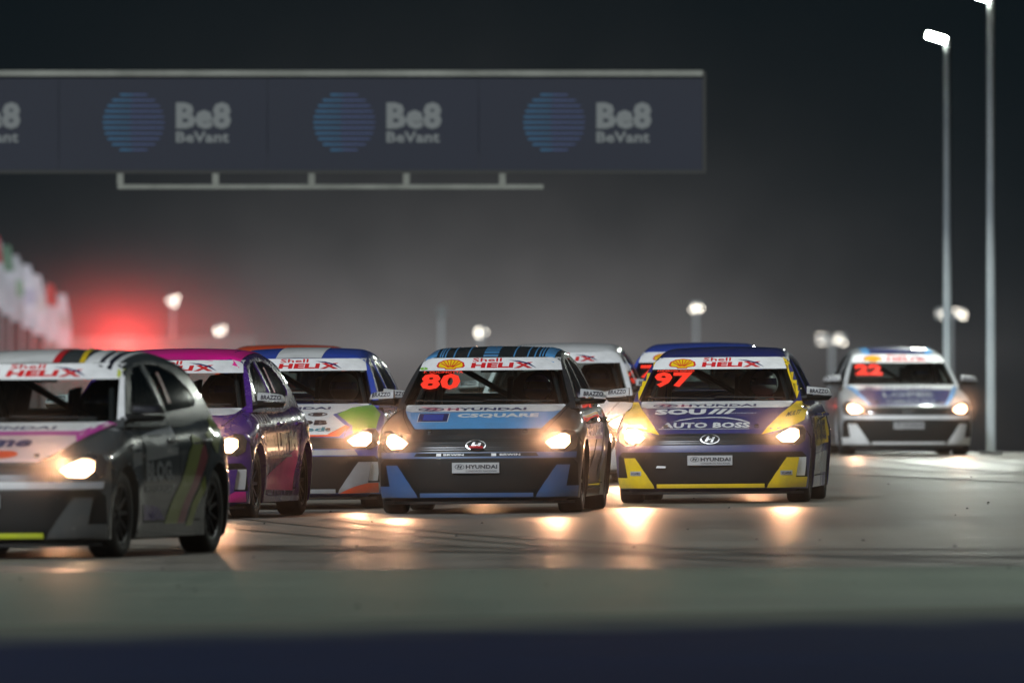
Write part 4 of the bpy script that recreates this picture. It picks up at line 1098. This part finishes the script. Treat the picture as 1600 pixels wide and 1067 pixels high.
# ------------------------------------------------------------------ haze
b = bmesh.new(); box(b, -120, 120, -5, 1000, -11, 14)
hz = obj('haze', b, []) if False else None
me = bpy.data.meshes.new('haze'); b.to_mesh(me); b.free()
hz = bpy.data.objects.new('haze', me); C.objects.link(hz); tag(hz, kind='stuff')
m = bpy.data.materials.new('night_haze'); m.use_nodes = True; t = m.node_tree; t.nodes.clear()
pv = t.nodes.new('ShaderNodeVolumePrincipled'); pv.inputs['Color'].default_value = (.88, .90, .92, 1); pv.inputs['Density'].default_value = .000025; pv.inputs['Anisotropy'].default_value = .6
oo = t.nodes.new('ShaderNodeOutputMaterial'); t.links.new(pv.outputs[0], oo.inputs['Volume']); me.materials.append(m)
# thin road dust and spray hanging low over the track, lit by the headlights
b = bmesh.new(); box(b, -7, 8, 86, 205, .02, 2.4)
me = bpy.data.meshes.new('road_mist'); b.to_mesh(me); b.free()
ms = bpy.data.objects.new('road_mist', me); C.objects.link(ms); tag(ms, kind='stuff')
m = bpy.data.materials.new('road_mist'); m.use_nodes = True; t = m.node_tree; t.nodes.clear()
co = t.nodes.new('ShaderNodeTexCoord'); sx = t.nodes.new('ShaderNodeSeparateXYZ'); t.links.new(co.outputs['Object'], sx.inputs[0])
def mm(op, a, b_=None):
    n = t.nodes.new('ShaderNodeMath'); n.operation = op
    for i, v in enumerate((a, b_)):
        if v is None: continue
        if isinstance(v, (int, float)): n.inputs[i].default_value = v
        else: t.links.new(v, n.inputs[i])
    return n.outputs[0]
dn = mm('MULTIPLY', mm('EXPONENT', mm('MULTIPLY', mm('POWER', mm('DIVIDE', sx.outputs[2], 1.0), 2), -1)), MIST)
pv = t.nodes.new('ShaderNodeVolumePrincipled'); pv.inputs['Color'].default_value = (.9, .9, .9, 1); pv.inputs['Anisotropy'].default_value = .82; t.links.new(dn, pv.inputs['Density'])
oo = t.nodes.new('ShaderNodeOutputMaterial'); t.links.new(pv.outputs[0], oo.inputs['Volume']); me.materials.append(m)
# cloud added round the red beacon so its light shows as a glow
b = bmesh.new(); bmesh.ops.create_icosphere(b, subdivisions=3, radius=6.5)
for v in b.verts: v.co.z *= .85
me = bpy.data.meshes.new('glow_smoke'); b.to_mesh(me); b.free()
sk = bpy.data.objects.new('glow_smoke', me); C.objects.link(sk); sk.location = ((195-800)/74, 300.0, 1.0+4.2); tag(sk, kind='stuff')
m = bpy.data.materials.new('glow_smoke'); m.use_nodes = True; t = m.node_tree; t.nodes.clear()
co = t.nodes.new('ShaderNodeTexCoord'); ln = t.nodes.new('ShaderNodeVectorMath'); ln.operation = 'LENGTH'
of = t.nodes.new('ShaderNodeVectorMath'); of.operation = 'ADD'; of.inputs[1].default_value = (0, 0, 3.6)
t.links.new(co.outputs['Object'], of.inputs[0]); t.links.new(of.outputs[0], ln.inputs[0])
sm = t.nodes.new('ShaderNodeVectorMath'); sm.operation = 'MULTIPLY'; sm.inputs[1].default_value = (1/3.2, 1/3.2, 1/1.15)
t.links.new(of.outputs[0], sm.inputs[0]); t.links.new(sm.outputs[0], ln.inputs[0])
ns = t.nodes.new('ShaderNodeTexNoise'); ns.inputs['Scale'].default_value = .5; ns.inputs['Detail'].default_value = 3; t.links.new(co.outputs['Object'], ns.inputs['Vector'])
dn = mm('MULTIPLY', mm('MULTIPLY', mm('EXPONENT', mm('MULTIPLY', mm('POWER', ln.outputs['Value'], 2), -1)), mm('ADD', mm('MULTIPLY', ns.outputs[0], 1.6), .2)), .045)
pv = t.nodes.new('ShaderNodeVolumePrincipled'); pv.inputs['Color'].default_value = (.9, .9, .9, 1); pv.inputs['Anisotropy'].default_value = .2; t.links.new(dn, pv.inputs['Density'])
oo = t.nodes.new('ShaderNodeOutputMaterial'); t.links.new(pv.outputs[0], oo.inputs['Volume']); me.materials.append(m)
# clouds added at every car nose to imitate headlight bloom and a dusty veil
m = bpy.data.materials.new('bloom_cloud'); m.use_nodes = True; t = m.node_tree; t.nodes.clear()
co = t.nodes.new('ShaderNodeTexCoord'); ln = t.nodes.new('ShaderNodeVectorMath'); ln.operation = 'LENGTH'
sm = t.nodes.new('ShaderNodeVectorMath'); sm.operation = 'MULTIPLY'; sm.inputs[1].default_value = (1/.85, 1/.55, 1/.38)
t.links.new(co.outputs['Object'], sm.inputs[0]); t.links.new(sm.outputs[0], ln.inputs[0])
dn = mm('MULTIPLY', mm('EXPONENT', mm('MULTIPLY', mm('POWER', ln.outputs['Value'], 2), -1)), BLOOM)
pv = t.nodes.new('ShaderNodeVolumePrincipled'); pv.inputs['Color'].default_value = (.92, .90, .87, 1); pv.inputs['Anisotropy'].default_value = .6; t.links.new(dn, pv.inputs['Density'])
oo = t.nodes.new('ShaderNodeOutputMaterial'); t.links.new(pv.outputs[0], oo.inputs['Volume'])
b = bmesh.new(); bmesh.ops.create_icosphere(b, subdivisions=2, radius=1)
for v in b.verts: v.co.x *= 1.9; v.co.y *= 1.35; v.co.z *= 1.0
me = bpy.data.meshes.new('bloom_cloud'); b.to_mesh(me); b.free(); me.materials.append(m)
for c_ in CARS:
    o = bpy.data.objects.new('bloom_cloud', me); C.objects.link(o); tag(o, kind='stuff'); o.location = c_.matrix_basis @ Vector((0, -.28, .53)); o.rotation_euler = c_.rotation_euler
full_body.free(); full_cabin.free(); cut_body.free()
